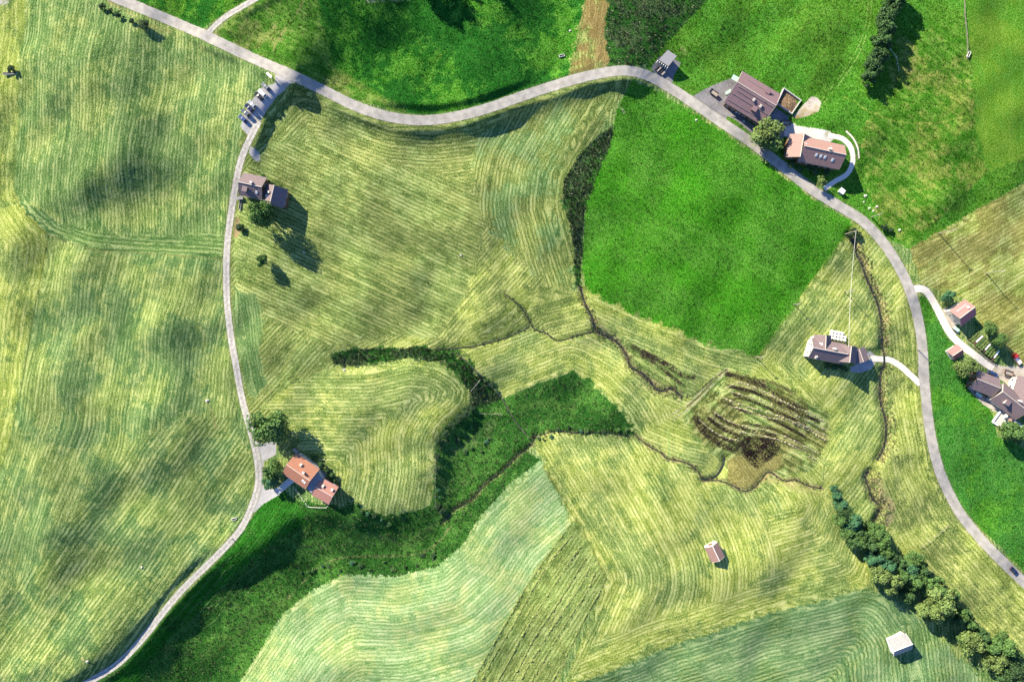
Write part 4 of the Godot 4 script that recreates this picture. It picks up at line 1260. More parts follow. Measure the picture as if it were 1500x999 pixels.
func house_root(called: String, label: String, px: float, py: float) -> Node3D:
	return thing(called, label, "house" if called.contains("house") else ("garage" if called == "garage" else "barn"), site(px, py))

func build_buildings():
	# farmhouse beside the lane
	var r := house_root("farmhouse", "brown-roofed farmhouse with a gabled annex right beside the lane", 376, 279)
	wing(r, [347.5, 266], [383.5, 274.5], 8.6, 9.6, 5.2, 8.6, M.timber, M.brown_roof, M.brown_roof, {"roof": [[-0.4, 1, 0.45, "dormer"], [0.1, -1, 0.2, "chimney"], [0.55, 1, 0.5, "skylight"]]})
	wing(r, [402.5, 272], [397, 300], 7.4, 9.6, 4.2, 7.4, M.timber, M.brown_roof, M.brown_roof, {"roof": [[-0.2, 1, 0.35, "vent"], [0.2, 1, 0.6, "skylight"]]})
	# red and orange house on the bank
	r = house_root("house", "house with an orange and rose tiled roof above the marsh", 446, 698)
	wing(r, [423.5, 678], [457.5, 702], 5.6, 10.6, 5.6, 9.2, M.plaster, M.orange_roof, M.orange_roof, {"roof": [[0.55, 1, 0.4, "skylight"], [0.72, 1, 0.45, "skylight"], [0.3, -1, 0.25, "chimney"], [-0.2, -1, 0.5, "vent"]]})
	wing(r, [463, 712.5], [487.5, 727], 5.0, 8.6, 4.6, 6.2, M.timber, M.rose_roof, M.rose_roof, {"roof": [[-0.4, -1, 0.4, "vent"], [0.6, -1, 0.5, "vent"]]})
	flat_roof(r, [[465, 690], [473, 702], [455, 723], [448, 714]], 5.0, 0.25, M.white_sheet, M.plaster)
	flat_roof(r, [[452, 676], [466, 686], [463, 690], [449, 680]], 3.2, 0.2, M.rose_roof, M.timber)
	# big barn
	r = house_root("barn", "big barn under a ribbed mauve roof beside the country road", 1102, 146)
	wing(r, [1079.7, 120.6], [1138, 154], 11.0, 15.4, 5.8, 11.0, M.timber, M.barn_roof, M.barn_roof, {"over": 1.1, "door": [-1, 4.0, 3.8], "verge": M.white_wood,
		"roof": [[0.05, 1, 0.26, "vent"], [0.45, 1, 0.34, "vent"], [0.3, 1, 0.62, "dormer"], [0.4, -1, 0.6, "dormer"], [-0.5, 1, 0.12, "snow_guard", 7.0], [0.25, 1, 0.12, "snow_guard", 7.5], [0.0, 1, 0.5, "snow_guard", 18.0], [0.0, 1, 0.82, "snow_guard", 18.0], [0.0, -1, 0.6, "snow_guard", 12.0], [0.7, 1, 0.12, "snow_guard", 4.0], [-0.1, 1, 0.3, "snow_guard", 14.0]]})
	# orange-roofed farmhouse
	r = house_root("farmhouse", "farmhouse with an orange-lit main roof and a lower west annex", 1205, 226)
	wing(r, [1177, 215], [1241, 226.5], 9.2, 10.6, 5.2, 9.2, M.timber, M.tan_roof, M.tan_roof, {"roof": [[-0.3, 1, 0.4, "skylight"], [-0.08, 1, 0.42, "skylight"], [0.12, 1, 0.42, "skylight"], [0.5, 1, 0.5, "skylight"], [0.2, -1, 0.2, "chimney"]]})
	wing(r, [1175.5, 198], [1172, 230], 7.6, 9.4, 4.4, 7.6, M.timber, M.tan_roof, M.tan_roof, {"roof": [[-0.1, -1, 0.3, "chimney"]]})
	# brown-roofed farmhouse with cross wings
	r = house_root("farmhouse", "brown-roofed farmhouse with cross wings near the stream", 1226, 516)
	wing(r, [1190, 509.5], [1243, 519], 8.0, 8.6, 4.6, 8.0, M.plaster, M.brown_roof, M.brown_roof, {"roof": [[-0.6, 1, 0.8, "vent"], [0.2, -1, 0.3, "chimney"]]})
	wing(r, [1211.5, 491], [1208, 513], 7.6, 7.2, 4.4, 7.6, M.plaster, M.brown_roof, M.brown_roof, {"roof": [[0.2, 1, 0.4, "skylight"]]})
	wing(r, [1249, 507], [1244.5, 531], 8.0, 8.6, 4.4, 8.0, M.plaster, M.brown_roof, M.brown_roof, {})
	wing(r, [1259.5, 511], [1264, 530], 4.2, 6.2, 2.8, 4.2, M.timber, M.brown_roof, M.brown_roof, {"windows": false})
	# houses in the east
	r = house_root("house", "small house with a red roof and a pale skylight strip beside the gravel drive", 1409, 459)
	wing(r, [1405.5, 466.5], [1430, 449.5], 7.4, 8.2, 4.4, 7.4, M.plaster, M.red_roof, M.red_roof, {"roof": [[0.0, -1, 0.6, "panel", 5.2, 0.8], [0.45, -1, 0.3, "vent"]]})
	r = house_root("shed", "little red-roofed shed beside the leafy tree and the gravel drive", 1399, 516)
	wing(r, [1396, 521.5], [1411.5, 511.5], 4.0, 5.0, 2.4, 4.0, M.plaster, M.red_roof, M.red_roof, {"windows": false, "over": 0.5})
	r = house_root("farmhouse", "long brown-roofed farmhouse with a white garden terrace at the eastern edge", 1460, 575)
	wing(r, [1430, 555], [1461, 568.5], 5.4, 8.4, 4.8, 7.6, M.timber, M.brown_roof, M.brown_roof, {})
	wing(r, [1470.5, 574], [1512, 604], 8.8, 9.6, 5.0, 8.8, M.plaster, M.brown_roof, M.brown_roof, {"roof": [[-0.3, 1, 0.45, "dormer"], [0.2, -1, 0.3, "chimney"]]})
	wing(r, [1519, 556], [1509, 598], 8.0, 11.0, 4.8, 8.0, M.plaster, M.brown_roof, M.brown_roof, {})
	# hut and white barn in the meadows
	r = house_root("hut", "lone hut with a pink tiled roof and a white gable in the yellow meadow", 1043, 810)
	wing(r, [1043.5, 799.5], [1055, 822.5], 5.0, 6.0, 3.0, 5.0, M.white_wood, M.pink_roof, M.pink_roof, {"windows": false, "over": 0.45, "verge": M.white_wood, "cap": M.white, "door": [-1, 2.0, 2.2]})
	r = house_root("barn", "white-roofed barn alone in the blue-green meadow", 1316, 944)
	wing(r, [1311.5, 955], [1337, 943], 6.0, 7.4, 3.2, 6.0, M.white_wood, M.white_sheet, M.white_sheet, {"windows": false, "over": 0.5, "verge": M.white_wood, "cap": M.white, "door": [1, 2.6, 2.6]})
	# garage with an open front
	r = house_root("garage", "flat-roofed garage with open white-posted bays beside the road bend", 975, 92)
	flat_roof(r, [[978.5, 73], [991, 83.5], [979.5, 97], [966.5, 85]], 4.2, 0.35, M.grey_sheet, M.dark)
	var corners := []
	for q in [[966.5, 85], [979.5, 97]]: corners.append(site(q[0], q[1], 4.2) - r.position)
	for k in 6:
		var p: Vector3 = (corners[0] as Vector3).lerp(corners[1], k / 5.0)
		var b := Vector3(p.x - 0.35, 0, p.z + 0.35)
		var st := begin()
		tube(st, [b + Vector3.DOWN * 1.5, b + Vector3.UP * 4.0], [0.2, 0.2], 6)
		part("post", st.commit(), M.white, r)

func flat_roof(root: Node3D, quad: Array, h: float, t: float, top: Material, wall: Material):
	var st := begin(); var ws := begin()
	var p := []; var w := []
	var mid := Vector3.ZERO
	for q in quad:
		var s := site(q[0], q[1], h)
		s.y = root.position.y
		mid += (s - root.position) / 4.0
	for y in [h - t, h]:
		for q in quad:
			var s := site(q[0], q[1], h)
			s.y = root.position.y
			p.append(s - root.position + Vector3.UP * y)
	hexa(st, p)
	part("flat_roof", st.commit(), top, root)
	for y in [-2.5, h - t - 0.003]:
		for i in 4:
			var q: Vector3 = p[i]
			var e := (mid - q).normalized() * 0.4
			w.append(Vector3(q.x + e.x, y, q.z + e.z))
	hexa(ws, w)
	part("wall", ws.commit(), wall, root)

# ---------------------------------------------------------------- vehicles
func stand(px: float, py: float, up: float, heading: Vector2) -> Transform3D:
	# a place on the ground turned so that +x looks along HEADING and +y follows the slope
	var p := site(px, py, up)
	var f := Vector3(heading.x, 0, heading.y).normalized()
	var g := Vector3(f.x * 1.5, 0, f.z * 1.5)
	f = (Vector3(f.x * 3, ground(p.x + g.x, p.z + g.z) - ground(p.x - g.x, p.z - g.z), f.z * 3)).normalized()
	var side := f.cross(Vector3.UP).normalized()
	return Transform3D(Basis(f, side.cross(f), side), Vector3(p.x, ground(p.x, p.z) + 0.015, p.z))

func taper(st: SurfaceTool, x0: float, x1: float, y0: float, y1: float, w: float, x0t: float, x1t: float, wt: float):
	hexa(st, [Vector3(x0, y0, -w), Vector3(x1, y0, -w), Vector3(x1, y0, w), Vector3(x0, y0, w), Vector3(x0t, y1, -wt), Vector3(x1t, y1, -wt), Vector3(x1t, y1, wt), Vector3(x0t, y1, wt)])

func wheel(root: Node, x: float, z: float, r: float):
	var st := begin()
	tube(st, [Vector3(x, r, z - 0.11), Vector3(x, r, z + 0.11)], [r, r], 12)
	var t := part("wheel", st.commit(), M.rubber, root)
	st = begin()
	var s := signf(z)
	tube(st, [Vector3(x, r, z + s * 0.1), Vector3(x, r, z + s * 0.125)], [r * 0.62, r * 0.55], 10)
	part("rim", st.commit(), M.rim, t)

func car(paint: String, label: String, px: float, py: float, heading: Vector2, group := "", long := 4.3, tall := 1.5):
	var r := thing("car", label, "car", Vector3.ZERO, 0, group)
	r.transform = stand(px, py, 0.8, heading)
	var h := long / 2.0
	var st := begin()
	taper(st, -h, h, 0.28, 0.55, 0.86, -h, h - 0.03, 0.89)
	taper(st, -h, h - 0.03, 0.55, 0.86, 0.89, -h + 0.08, h - 0.22, 0.82)
	part("body", st.commit(), M.paint[paint], r)
	st = begin()
	taper(st, -h + 0.18, h - 1.15, 0.863, tall - 0.06, 0.76, -h + 0.62, h - 1.95, 0.6)
	part("windows", st.commit(), M.glass, r)
	st = begin()
	taper(st, -h + 0.58, h - 1.9, tall - 0.057, tall, 0.63, -h + 0.72, h - 2.05, 0.55)
	part("roof", st.commit(), M.paint[paint], r)
	for x in [-h + 0.78, h - 0.85]:
		for z in [-0.8, 0.8]: wheel(r, x, z, 0.32)
	for z in [-0.62, 0.62]:
		part("headlight", box_mesh(Vector3(h - 0.04, 0.62, z), Vector3(0.12, 0.14, 0.34)), M.lamp_glass, r)
		part("tail_light", box_mesh(Vector3(-h + 0.03, 0.66, z), Vector3(0.1, 0.14, 0.3)), M.tail_glass, r)
		part("mirror", box_mesh(Vector3(h - 1.5, 0.95, z * 1.55), Vector3(0.12, 0.12, 0.16)), M.paint[paint], r)

func build_vehicles():
	var park := Vector2(0.72, 0.69)
	var cars := [
		["grey", "grey car parked nearest the sign at the car park's mouth", 388.6, 126.5, 4.4, 1.5], ["white", "white car parked second from the sign in the car park", 383.4, 136.2, 4.2, 1.55], ["black", "black car parked third from the sign in the car park", 378.2, 140.4, 4.3, 1.5],
		["silver", "silver car parked first after the gap in the car park", 368.6, 152.4, 4.1, 1.6], ["navy", "navy car parked second after the gap in the car park", 364.2, 157.6, 4.5, 1.5], ["grey", "grey car parked last but one from the lane end", 359.2, 165.0, 4.3, 1.55], ["blue", "dark blue car parked last in the row towards the lane", 354.8, 173.4, 4.3, 1.5],
	]
	for c in cars: car(c[0], c[1], c[2], c[3], -park, "cars in the car park", c[4], c[5])
	car("navy", "dark blue car driving on the eastern road", 1486.5, 836, Vector2(0.72, 0.7))
	car("blue", "blue car parked on the gravel behind the eastern farmhouse", 1455.5, 547, Vector2(0.9, 0.42))
	# red truck at the eastern houses
	var t := thing("truck", "red truck with a white flatbed on the lawn edge by the garden", "truck")
	t.transform = stand(1491.5, 526, 1.2, Vector2(-0.62, -0.78))
	part("chassis", box_mesh(Vector3(0, 0.62, 0), Vector3(5.6, 0.22, 1.5)), M.dark, t)
	var st := begin()
	taper(st, 1.0, 2.8, 0.735, 1.4, 0.95, 1.0, 2.7, 0.95)
	taper(st, 1.0, 2.7, 1.4, 2.25, 0.95, 1.1, 2.3, 0.8)
	part("cab", st.commit(), M.paint.red, t)
	part("windscreen", box_mesh(Vector3(2.56, 1.82, 0), Vector3(0.06, 0.6, 1.5), Basis(Vector3.FORWARD, -0.43)), M.glass, t)
	part("flatbed", box_mesh(Vector3(-0.95, 0.84, 0), Vector3(3.6, 0.2, 1.95)), M.white, t)
	for z in [-0.94, 0.94]: part("side_board", box_mesh(Vector3(-0.95, 1.12, z), Vector3(3.6, 0.35, 0.06)), M.paint.red, t)
	part("load", box_mesh(Vector3(-1.6, 1.2, 0), Vector3(1.5, 0.5, 1.3)), M.foil, t)
	for x in [-1.9, 1.9]:
		for z in [-0.85, 0.85]: wheel(t, x, z, 0.4)

# ---------------------------------------------------------------- trees
func make_crown(seed: int, lobes: int, leaves: int, size: float, low: float) -> ArrayMesh:
	# unit crown: leaf-bearing lobes round a centre, each leaf a folded blade
	var r := RandomNumberGenerator.new()
	r.seed = seed
	var cen := []
	for i in lobes:
		var d := Vector3(r.randfn(0, 1), r.randfn(0.35, 0.8), r.randfn(0, 1)).normalized()
		if i == 0: d = Vector3.UP
		var far := r.randf_range(0.4, 0.76)
		cen.append([Vector3(d.x * far, d.y * far * low, d.z * far), r.randf_range(0.24, 0.42), r.randf_range(0.65, 1.35)])
	cen.append([Vector3.ZERO, 0.42, 0.75])
	var v := PackedVector3Array(); var n := PackedVector3Array(); var c := PackedColorArray()
	for i in leaves:
		var l = cen[r.randi() % cen.size()]
		var d := Vector3(r.randfn(0, 1), r.randfn(0.25, 1), r.randfn(0, 1)).normalized()
		var rad: float = l[1] * (1.0 - 0.45 * pow(r.randf(), 2.5)) * (1.0 + 0.12 * sin(d.x * 9.0 + d.z * 7.0 + i % 3))
		var p: Vector3 = l[0] + d * rad
		var nrm := (d + Vector3(r.randfn(0, 0.55), r.randfn(0.1, 0.5), r.randfn(0, 0.55))).normalized()
		var u := nrm.cross(Vector3(r.randfn(0, 1), r.randfn(0, 1), r.randfn(0, 1))).normalized()
		var w := nrm.cross(u)
		var s := size * r.randf_range(0.55, 1.35)
		var tone: float = l[2] * r.randf_range(0.7, 1.35)
		var hue := r.randf_range(-0.12, 0.16)
		var col := Color(tone * (1.0 + hue), tone, tone * (1.0 - hue), 1)
		var q := [p - u * s, p + w * s * 0.55 + nrm * s * 0.12, p + u * s, p - w * s * 0.55 + nrm * s * 0.12]
		for k in [0, 1, 2, 0, 2, 3]:
			v.append(q[k]); n.append(nrm); c.append(col)
	var arr := []
	arr.resize(Mesh.ARRAY_MAX)
	arr[Mesh.ARRAY_VERTEX] = v; arr[Mesh.ARRAY_NORMAL] = n; arr[Mesh.ARRAY_COLOR] = c
	var m := ArrayMesh.new()
	m.add_surface_from_arrays(Mesh.PRIMITIVE_TRIANGLES, arr)
	return m

var leaf_tones := []

func tree(called: String, label: String, px: float, py: float, r_units: float, tall: float, tone: int, group := "", variant := -1):
	var p := site(px, py, tall * 0.6)
	var root := thing(called, label, "bush" if called == "bush" else "tree", Vector3(p.x, ground(p.x, p.z) - 0.05, p.z), rng.randf() * TAU, group)
	var r := r_units * K
	var k := variant if variant >= 0 else rng.randi() % crowns.size()
	var o := part("crown", crowns[k], leaf_tones[tone], root)
	var up := tall * 0.5
	if called == "bush": up = tall * 0.42
	o.position = Vector3(0, tall - up * 1.0, 0)
	o.scale = Vector3(r * 1.12, up, r * 1.12)
	var tr := part("trunk", trunk_mesh, M.bark, root)
	var tk := clampf(r * 0.07, 0.06, 0.42)
	tr.scale = Vector3(tk, tall * 0.6, tk)
	for i in 3:
		var a := TAU * i / 3.0 + px
		var st := begin()
		tube(st, [Vector3(0, tall * 0.4, 0), Vector3(cos(a) * r * 0.3, tall * 0.6, sin(a) * r * 0.3), Vector3(cos(a) * r * 0.6, tall * 0.72, sin(a) * r * 0.6)], [tk * 0.6, tk * 0.4, tk * 0.12], 5)
		part("limb", st.commit(), M.bark, root)

func build_trees():
	crowns.append(make_crown(1, 19, 3600, 0.08, 0.9))
	crowns.append(make_crown(2, 24, 4000, 0.075, 0.85))
	crowns.append(make_crown(3, 15, 3200, 0.085, 1.0))
	crowns.append(make_crown(4, 30, 4400, 0.07, 0.8))
	crowns.append(make_crown(5, 17, 3400, 0.085, 0.95))
	var st := begin()
	tube(st, [Vector3(0, -0.3, 0), Vector3(0, 0.04, 0), Vector3(0, 0.5, 0), Vector3(0, 1, 0)], [1.6, 1.2, 0.9, 0.5], 8)
	trunk_mesh = st.commit()
	for c in [[0.06, 0.125, 0.045], [0.095, 0.185, 0.055], [0.16, 0.235, 0.075], [0.04, 0.08, 0.034], [0.065, 0.17, 0.085]]:
		var m: StandardMaterial3D = M.leaf.duplicate()
		m.albedo_color = Color(c[0], c[1], c[2]).linear_to_srgb()
		m.backlight = Color(c[0] * 1.4, c[1] * 1.4, c[2]).linear_to_srgb()
		leaf_tones.append(m)
	tree("tree", "round leafy tree shading the farmhouse beside the lane", 381, 313, 17.5, 17, 1)
	tree("tree", "small lone tree in the meadow south of the lane farmhouse", 383, 382, 8.5, 7.5, 1)
	tree("bush", "dark bush beside the lane below the farmhouse", 351, 334, 6, 3.0, 3)
	tree("bush", "dark bush behind the farmhouse gable beside the lane", 384, 259, 4, 2.5, 1)
	tree("tree", "large dark round tree beside the paved forecourt", 391, 627, 27, 16, 1, "", 3)
	tree("tree", "leafy tree between the forecourt and the red-roofed house", 399, 690, 15, 10, 1)
	tree("tree", "smaller leafy tree at the forecourt's drive mouth", 396, 705, 13, 8, 4)
	for b in [[470, 681, 5, 3.5], [478, 690, 4, 2.6], [486, 697, 5, 3], [490, 704, 4, 2.4], [462, 672, 4, 2.6]]:
		tree("bush", "garden bush along the northeast side of the red-roofed house", b[0], b[1], b[2], b[3], 0, "garden bushes beside the red-roofed house")
	tree("tree", "big light green tree between the barn and the orange-roofed farmhouse", 1127, 195, 23, 13, 2, "", 1)
	tree("bush", "round yellowish bush beside the road below the orange-roofed farmhouse", 1204, 265, 8, 4.5, 2)
	for b in [[1186, 245, 5, 2.5], [1195, 250, 6, 3], [1212, 252, 5, 2.6], [1160, 240, 5, 2.4], [1172, 248, 5, 2.5]]:
		tree("bush", "low garden bush on the shaded side of the orange-roofed farmhouse", b[0], b[1], b[2], b[3], 0, "bushes below the orange-roofed farmhouse")
	tree("tree", "small leafy tree beside the red-roofed small house", 1391, 434, 9, 7, 4)
	tree("tree", "leafy tree beside the vegetable garden", 1453, 481, 10, 7, 1)
	tree("tree", "dark leafy tree at the lower end of the vegetable garden", 1468, 498, 10, 7, 1)
	tree("tree", "bright leafy tree beside the little red-roofed shed", 1418, 537, 15, 10, 2)
	tree("tree", "leafy tree below the white garden terrace", 1488, 636, 16, 10, 1)
	tree("bush", "low bush beside the white garden terrace", 1470, 625, 6, 2.4, 1)
	for b in [[1222, 538, 5, 2.2], [1232, 537, 5, 2.5], [1240, 541, 4, 2], [1212, 535, 5, 2]]:
		tree("bush", "garden bush on the shaded side of the brown-roofed farmhouse", b[0], b[1], b[2], b[3], 0, "garden bushes of the brown-roofed farmhouse")
	for b in [[149, 9, 5, 2.6], [161, 15, 3.5, 2], [172, 21, 5, 2.6], [192, 30, 4, 2], [209, 36, 8, 3.0]]:
		tree("bush", "dark roadside bush on the bleached verge of the country road", b[0], b[1], b[2], b[3], 3, "bushes on the roadside verge")
	tree("bush", "small bush behind the water trough at the western edge", 16, 101, 6, 3, 3)
	# hedge of trees in the northeast
	for b in [[1316, -22, 15, 13], [1312, 2, 15, 13], [1303, 24, 15, 12.5], [1299, 44, 14, 12], [1294, 62, 13, 12], [1288, 80, 14, 12], [1281, 98, 13, 11], [1274, 113, 11, 9.5], [1308, 12, 11, 11], [1291, 52, 10, 11], [1284, 90, 10, 10]]:
		tree("tree", "dark tree in the dense row across the northeast pasture", b[0], b[1], b[2], b[3], 0, "row of dark trees in the northeast pasture")
	# grove along the lower stream
	var grove := [
		[1222, 716, 5, 2.6, 4], [1227, 728, 6, 4, 4], [1233, 740, 8, 5, 4], [1240, 752, 11, 6, 0], [1232, 763, 8, 5, 1], [1250, 766, 11, 7.5, 4], [1243, 780, 9, 6, 1], [1258, 778, 9, 7, 0], [1262, 792, 11, 8, 1], [1252, 795, 9, 7, 0], [1285, 780, 11, 8, 1], [1292, 792, 12, 8.5, 1],
		[1276, 800, 11, 8, 0], [1298, 808, 9, 8, 1], [1286, 816, 10, 7, 4], [1308, 818, 7, 7, 0], [1276, 820, 8, 6, 4], [1302, 830, 10, 8, 4], [1318, 826, 9, 7, 0], [1292, 846, 13, 8, 2], [1306, 852, 14, 8.5, 2], [1342, 820, 11, 8, 1], [1334, 836, 11, 8, 4],
		[1322, 842, 11, 8, 1], [1352, 834, 9, 8, 0], [1340, 852, 12, 9, 1], [1358, 856, 12, 9, 1], [1374, 862, 13, 9.5, 1], [1376, 884, 22, 12, 2], [1362, 896, 14, 10, 2], [1390, 880, 14, 10, 1], [1412, 900, 8, 8, 1], [1402, 906, 9, 7, 0], [1422, 912, 8, 7, 1], [1332, 872, 9, 6, 0],
		[1425, 942, 14, 9, 2], [1414, 938, 8, 7, 1], [1440, 932, 9, 8, 0], [1448, 944, 8, 8, 1], [1470, 948, 17, 10, 1], [1460, 968, 14, 9, 2], [1482, 962, 12, 9, 0], [1494, 985, 14, 9, 3], [1478, 990, 12, 8, 0], [1512, 1000, 16, 9, 1],
	]
	var said := ["dark tree in the grove along the lower stream", "mid green tree in the grove along the lower stream", "pale yellow-green tree in the grove along the lower stream", "blackish tree at the end of the grove along the lower stream", "bluish green tree in the grove along the lower stream"]
	for b in grove: tree("tree", said[b[4]], b[0], b[1], b[2] * 1.18, b[3] * 1.3, b[4], "grove along the lower stream")
	# trees beyond the northern edge whose shadows reach the pasture
	for b in [[600, -58, 14, 19], [632, -52, 13, 18], [654, -60, 12, 15], [690, -66, 14, 15]]:
		tree("tree", "tree just north of the deep green pasture casting a long shadow on it", b[0], b[1], b[2], b[3], 0, "trees north of the pasture")
	# shrubs at the marsh
	for b in [[682, 604, 8, 2.6], [672, 612, 7, 2.4], [662, 622, 6, 2.2], [690, 598, 6, 2.4], [652, 634, 6, 2], [642, 646, 5, 2], [640, 668, 5, 1.8], [646, 748, 6, 2], [640, 742, 5, 2]]:
		tree("bush", "dark willow bush on the western edge of the marsh", b[0], b[1], b[2], b[3], 3, "willow bushes along the marsh edge")
	var marsh_rng := RandomNumberGenerator.new()
	marsh_rng.seed = 31
	for line in [[[644, 640], [640, 680], [640, 730], [650, 750]], [[690, 600], [668, 616], [650, 632]], [[700, 548], [716, 566], [726, 580]], [[600, 745], [560, 760], [520, 745]], [[790, 640], [850, 630], [920, 632]], [[440, 842], [500, 826], [580, 832], [640, 815]], [[660, 640], [700, 660], [720, 640]]]:
		for p in smooth_line(line, 13.0):
			tree("bush", "small sedge bush in the rough fringe of the marsh", p.x + marsh_rng.randfn(0, 4), p.y + marsh_rng.randfn(0, 4), marsh_rng.randf_range(1.8, 4.2), marsh_rng.randf_range(0.7, 1.5), [0, 1, 3, 4][marsh_rng.randi() % 4], "sedge bushes in the marsh")
	for b in [[1247, 344, 5, 3], [1258, 344, 5, 3], [1252, 338, 5, 2.6], [1296, 333, 5, 2.4], [1306, 338, 4, 2]]:
		tree("bush", "dark bush where the stream passes under the road", b[0], b[1], b[2], b[3], 3, "bushes at the stream culvert")

# ---------------------------------------------------------------- smaller things
func pole(px: float, py: float, tall: float, label: String) -> Vector3:
	var p := site(px, py)
	var r := thing("utility_pole", label, "utility pole", Vector3(p.x, ground(p.x, p.z), p.z), 0.6, "wooden utility poles in the eastern meadows")
	var st := begin()
	tube(st, [Vector3(0, -0.6, 0), Vector3(0, tall, 0)], [0.2, 0.13], 8)
	part("post", st.commit(), M.grey_timber, r)
	part("crossarm", box_mesh(Vector3(0, tall - 0.5, 0), Vector3(1.8, 0.14, 0.14)), M.grey_timber, r)
	for x in [-0.75, 0.0, 0.75]:
		st = begin()
		tube(st, [Vector3(x, tall - 0.43, 0), Vector3(x, tall - 0.2, 0)], [0.07, 0.05], 6)
		part("insulator", st.commit(), M.white, r)
	return r.position + Vector3.UP * (tall - 0.25)

func fence(line: Array, label: String, tall := 1.1, gap := 3.0, rails := 2, m: Material = null):
	m = m if m else M.grey_timber
	var pts := []
	var w := []
	for p in smooth_line(line, 100.0): w.append(flat_site(p.x, p.y))
	var mid: Vector2 = w[w.size() / 2]
	var root := thing("fence", label, "fence", Vector3(mid.x, ground(mid.x, mid.y), mid.y))
	for i in w.size() - 1:
		var n := maxi(1, int(w[i].distance_to(w[i + 1]) / gap))
		for k in n + (1 if i == w.size() - 2 else 0):
			var q: Vector2 = w[i].lerp(w[i + 1], float(k) / n)
			pts.append(Vector3(q.x, ground(q.x, q.y), q.y) - root.position)
	for p in pts: part("post", box_mesh(p + Vector3.UP * (tall / 2.0 - 0.2), Vector3(0.14, tall + 0.4, 0.14)), m, root)
	for h in rails:
		for i in pts.size() - 1:
			var a: Vector3 = pts[i] + Vector3.UP * (tall - 0.12 - h * 0.45); var b: Vector3 = pts[i + 1] + Vector3.UP * (tall - 0.12 - h * 0.45)
			var d := (b - a)
			var f := d.normalized()
			var s := f.cross(Vector3.UP).normalized()
			part("rail", box_mesh((a + b) / 2.0 + s * 0.1, Vector3(d.length(), 0.12, 0.05), Basis(f, s.cross(f), s)), m, root)

func boulder(px: float, py: float, size: float, label: String):
	var p := site(px, py)
	var r := RandomNumberGenerator.new()
	r.seed = int(px * 13 + py)
	var st := begin()
	st.set_smooth_group(-1)
	var rings := 5; var sides := 8
	var g := []
	for i in rings + 1:
		var row := []
		for k in sides:
			var a := TAU * k / sides; var e := PI * i / rings
			row.append(Vector3(cos(a) * sin(e), cos(e) * 0.7, sin(a) * sin(e)) * size * (0.5 + 0.14 * sin(k * 5.0 + i * 3.0 + px)))
		g.append(row)
	for i in rings:
		for k in sides:
			var k2 := (k + 1) % sides
			if i > 0: poly(st, [g[i][k], g[i][k2], g[i + 1][k]], Vector3.ZERO)
			if i < rings - 1: poly(st, [g[i][k2], g[i + 1][k2], g[i + 1][k]], Vector3.ZERO)
	var o := part("boulder", st.commit(), M.stone, self)
	o.position = Vector3(p.x, ground(p.x, p.z) + size * 0.18, p.z)
	tag(o, label, "boulder", "pale boulders in the meadows")

func trough(px: float, py: float, long: float, turn: float, label: String, m: Material):
	var p := site(px, py)
	var r := thing("water_trough", label, "trough", Vector3(p.x, ground(p.x, p.z), p.z), turn)
	part("floor", box_mesh(Vector3(0, 0.12, 0), Vector3(long, 0.5, 0.9)), m, r)
	for s in [-1, 1]:
		part("side", box_mesh(Vector3(0, 0.55, s * 0.41), Vector3(long, 0.36, 0.08)), m, r)
		part("end", box_mesh(Vector3(s * (long / 2.0 - 0.04), 0.55, 0), Vector3(0.08, 0.36, 0.74)), m, r)
	part("water", box_mesh(Vector3(0, 0.52, 0), Vector3(long - 0.18, 0.02, 0.73)), M.water, r)

func bale(px: float, py: float, label: String, group: String, up := 0.0, turn := 0.0):
	var p := site(px, py, up + 0.6)
	var st := begin()
	tube(st, [Vector3(0, 0, 0), Vector3(0, 0.06, 0), Vector3(0, 1.14, 0), Vector3(0, 1.2, 0)], [0.58, 0.64, 0.64, 0.58], 14)
	var o := part("silage_bale", st.commit(), M.foil, self)
	o.position = Vector3(p.x, ground(p.x, p.z) - 0.03, p.z)
	tag(o, label, "bale", group)

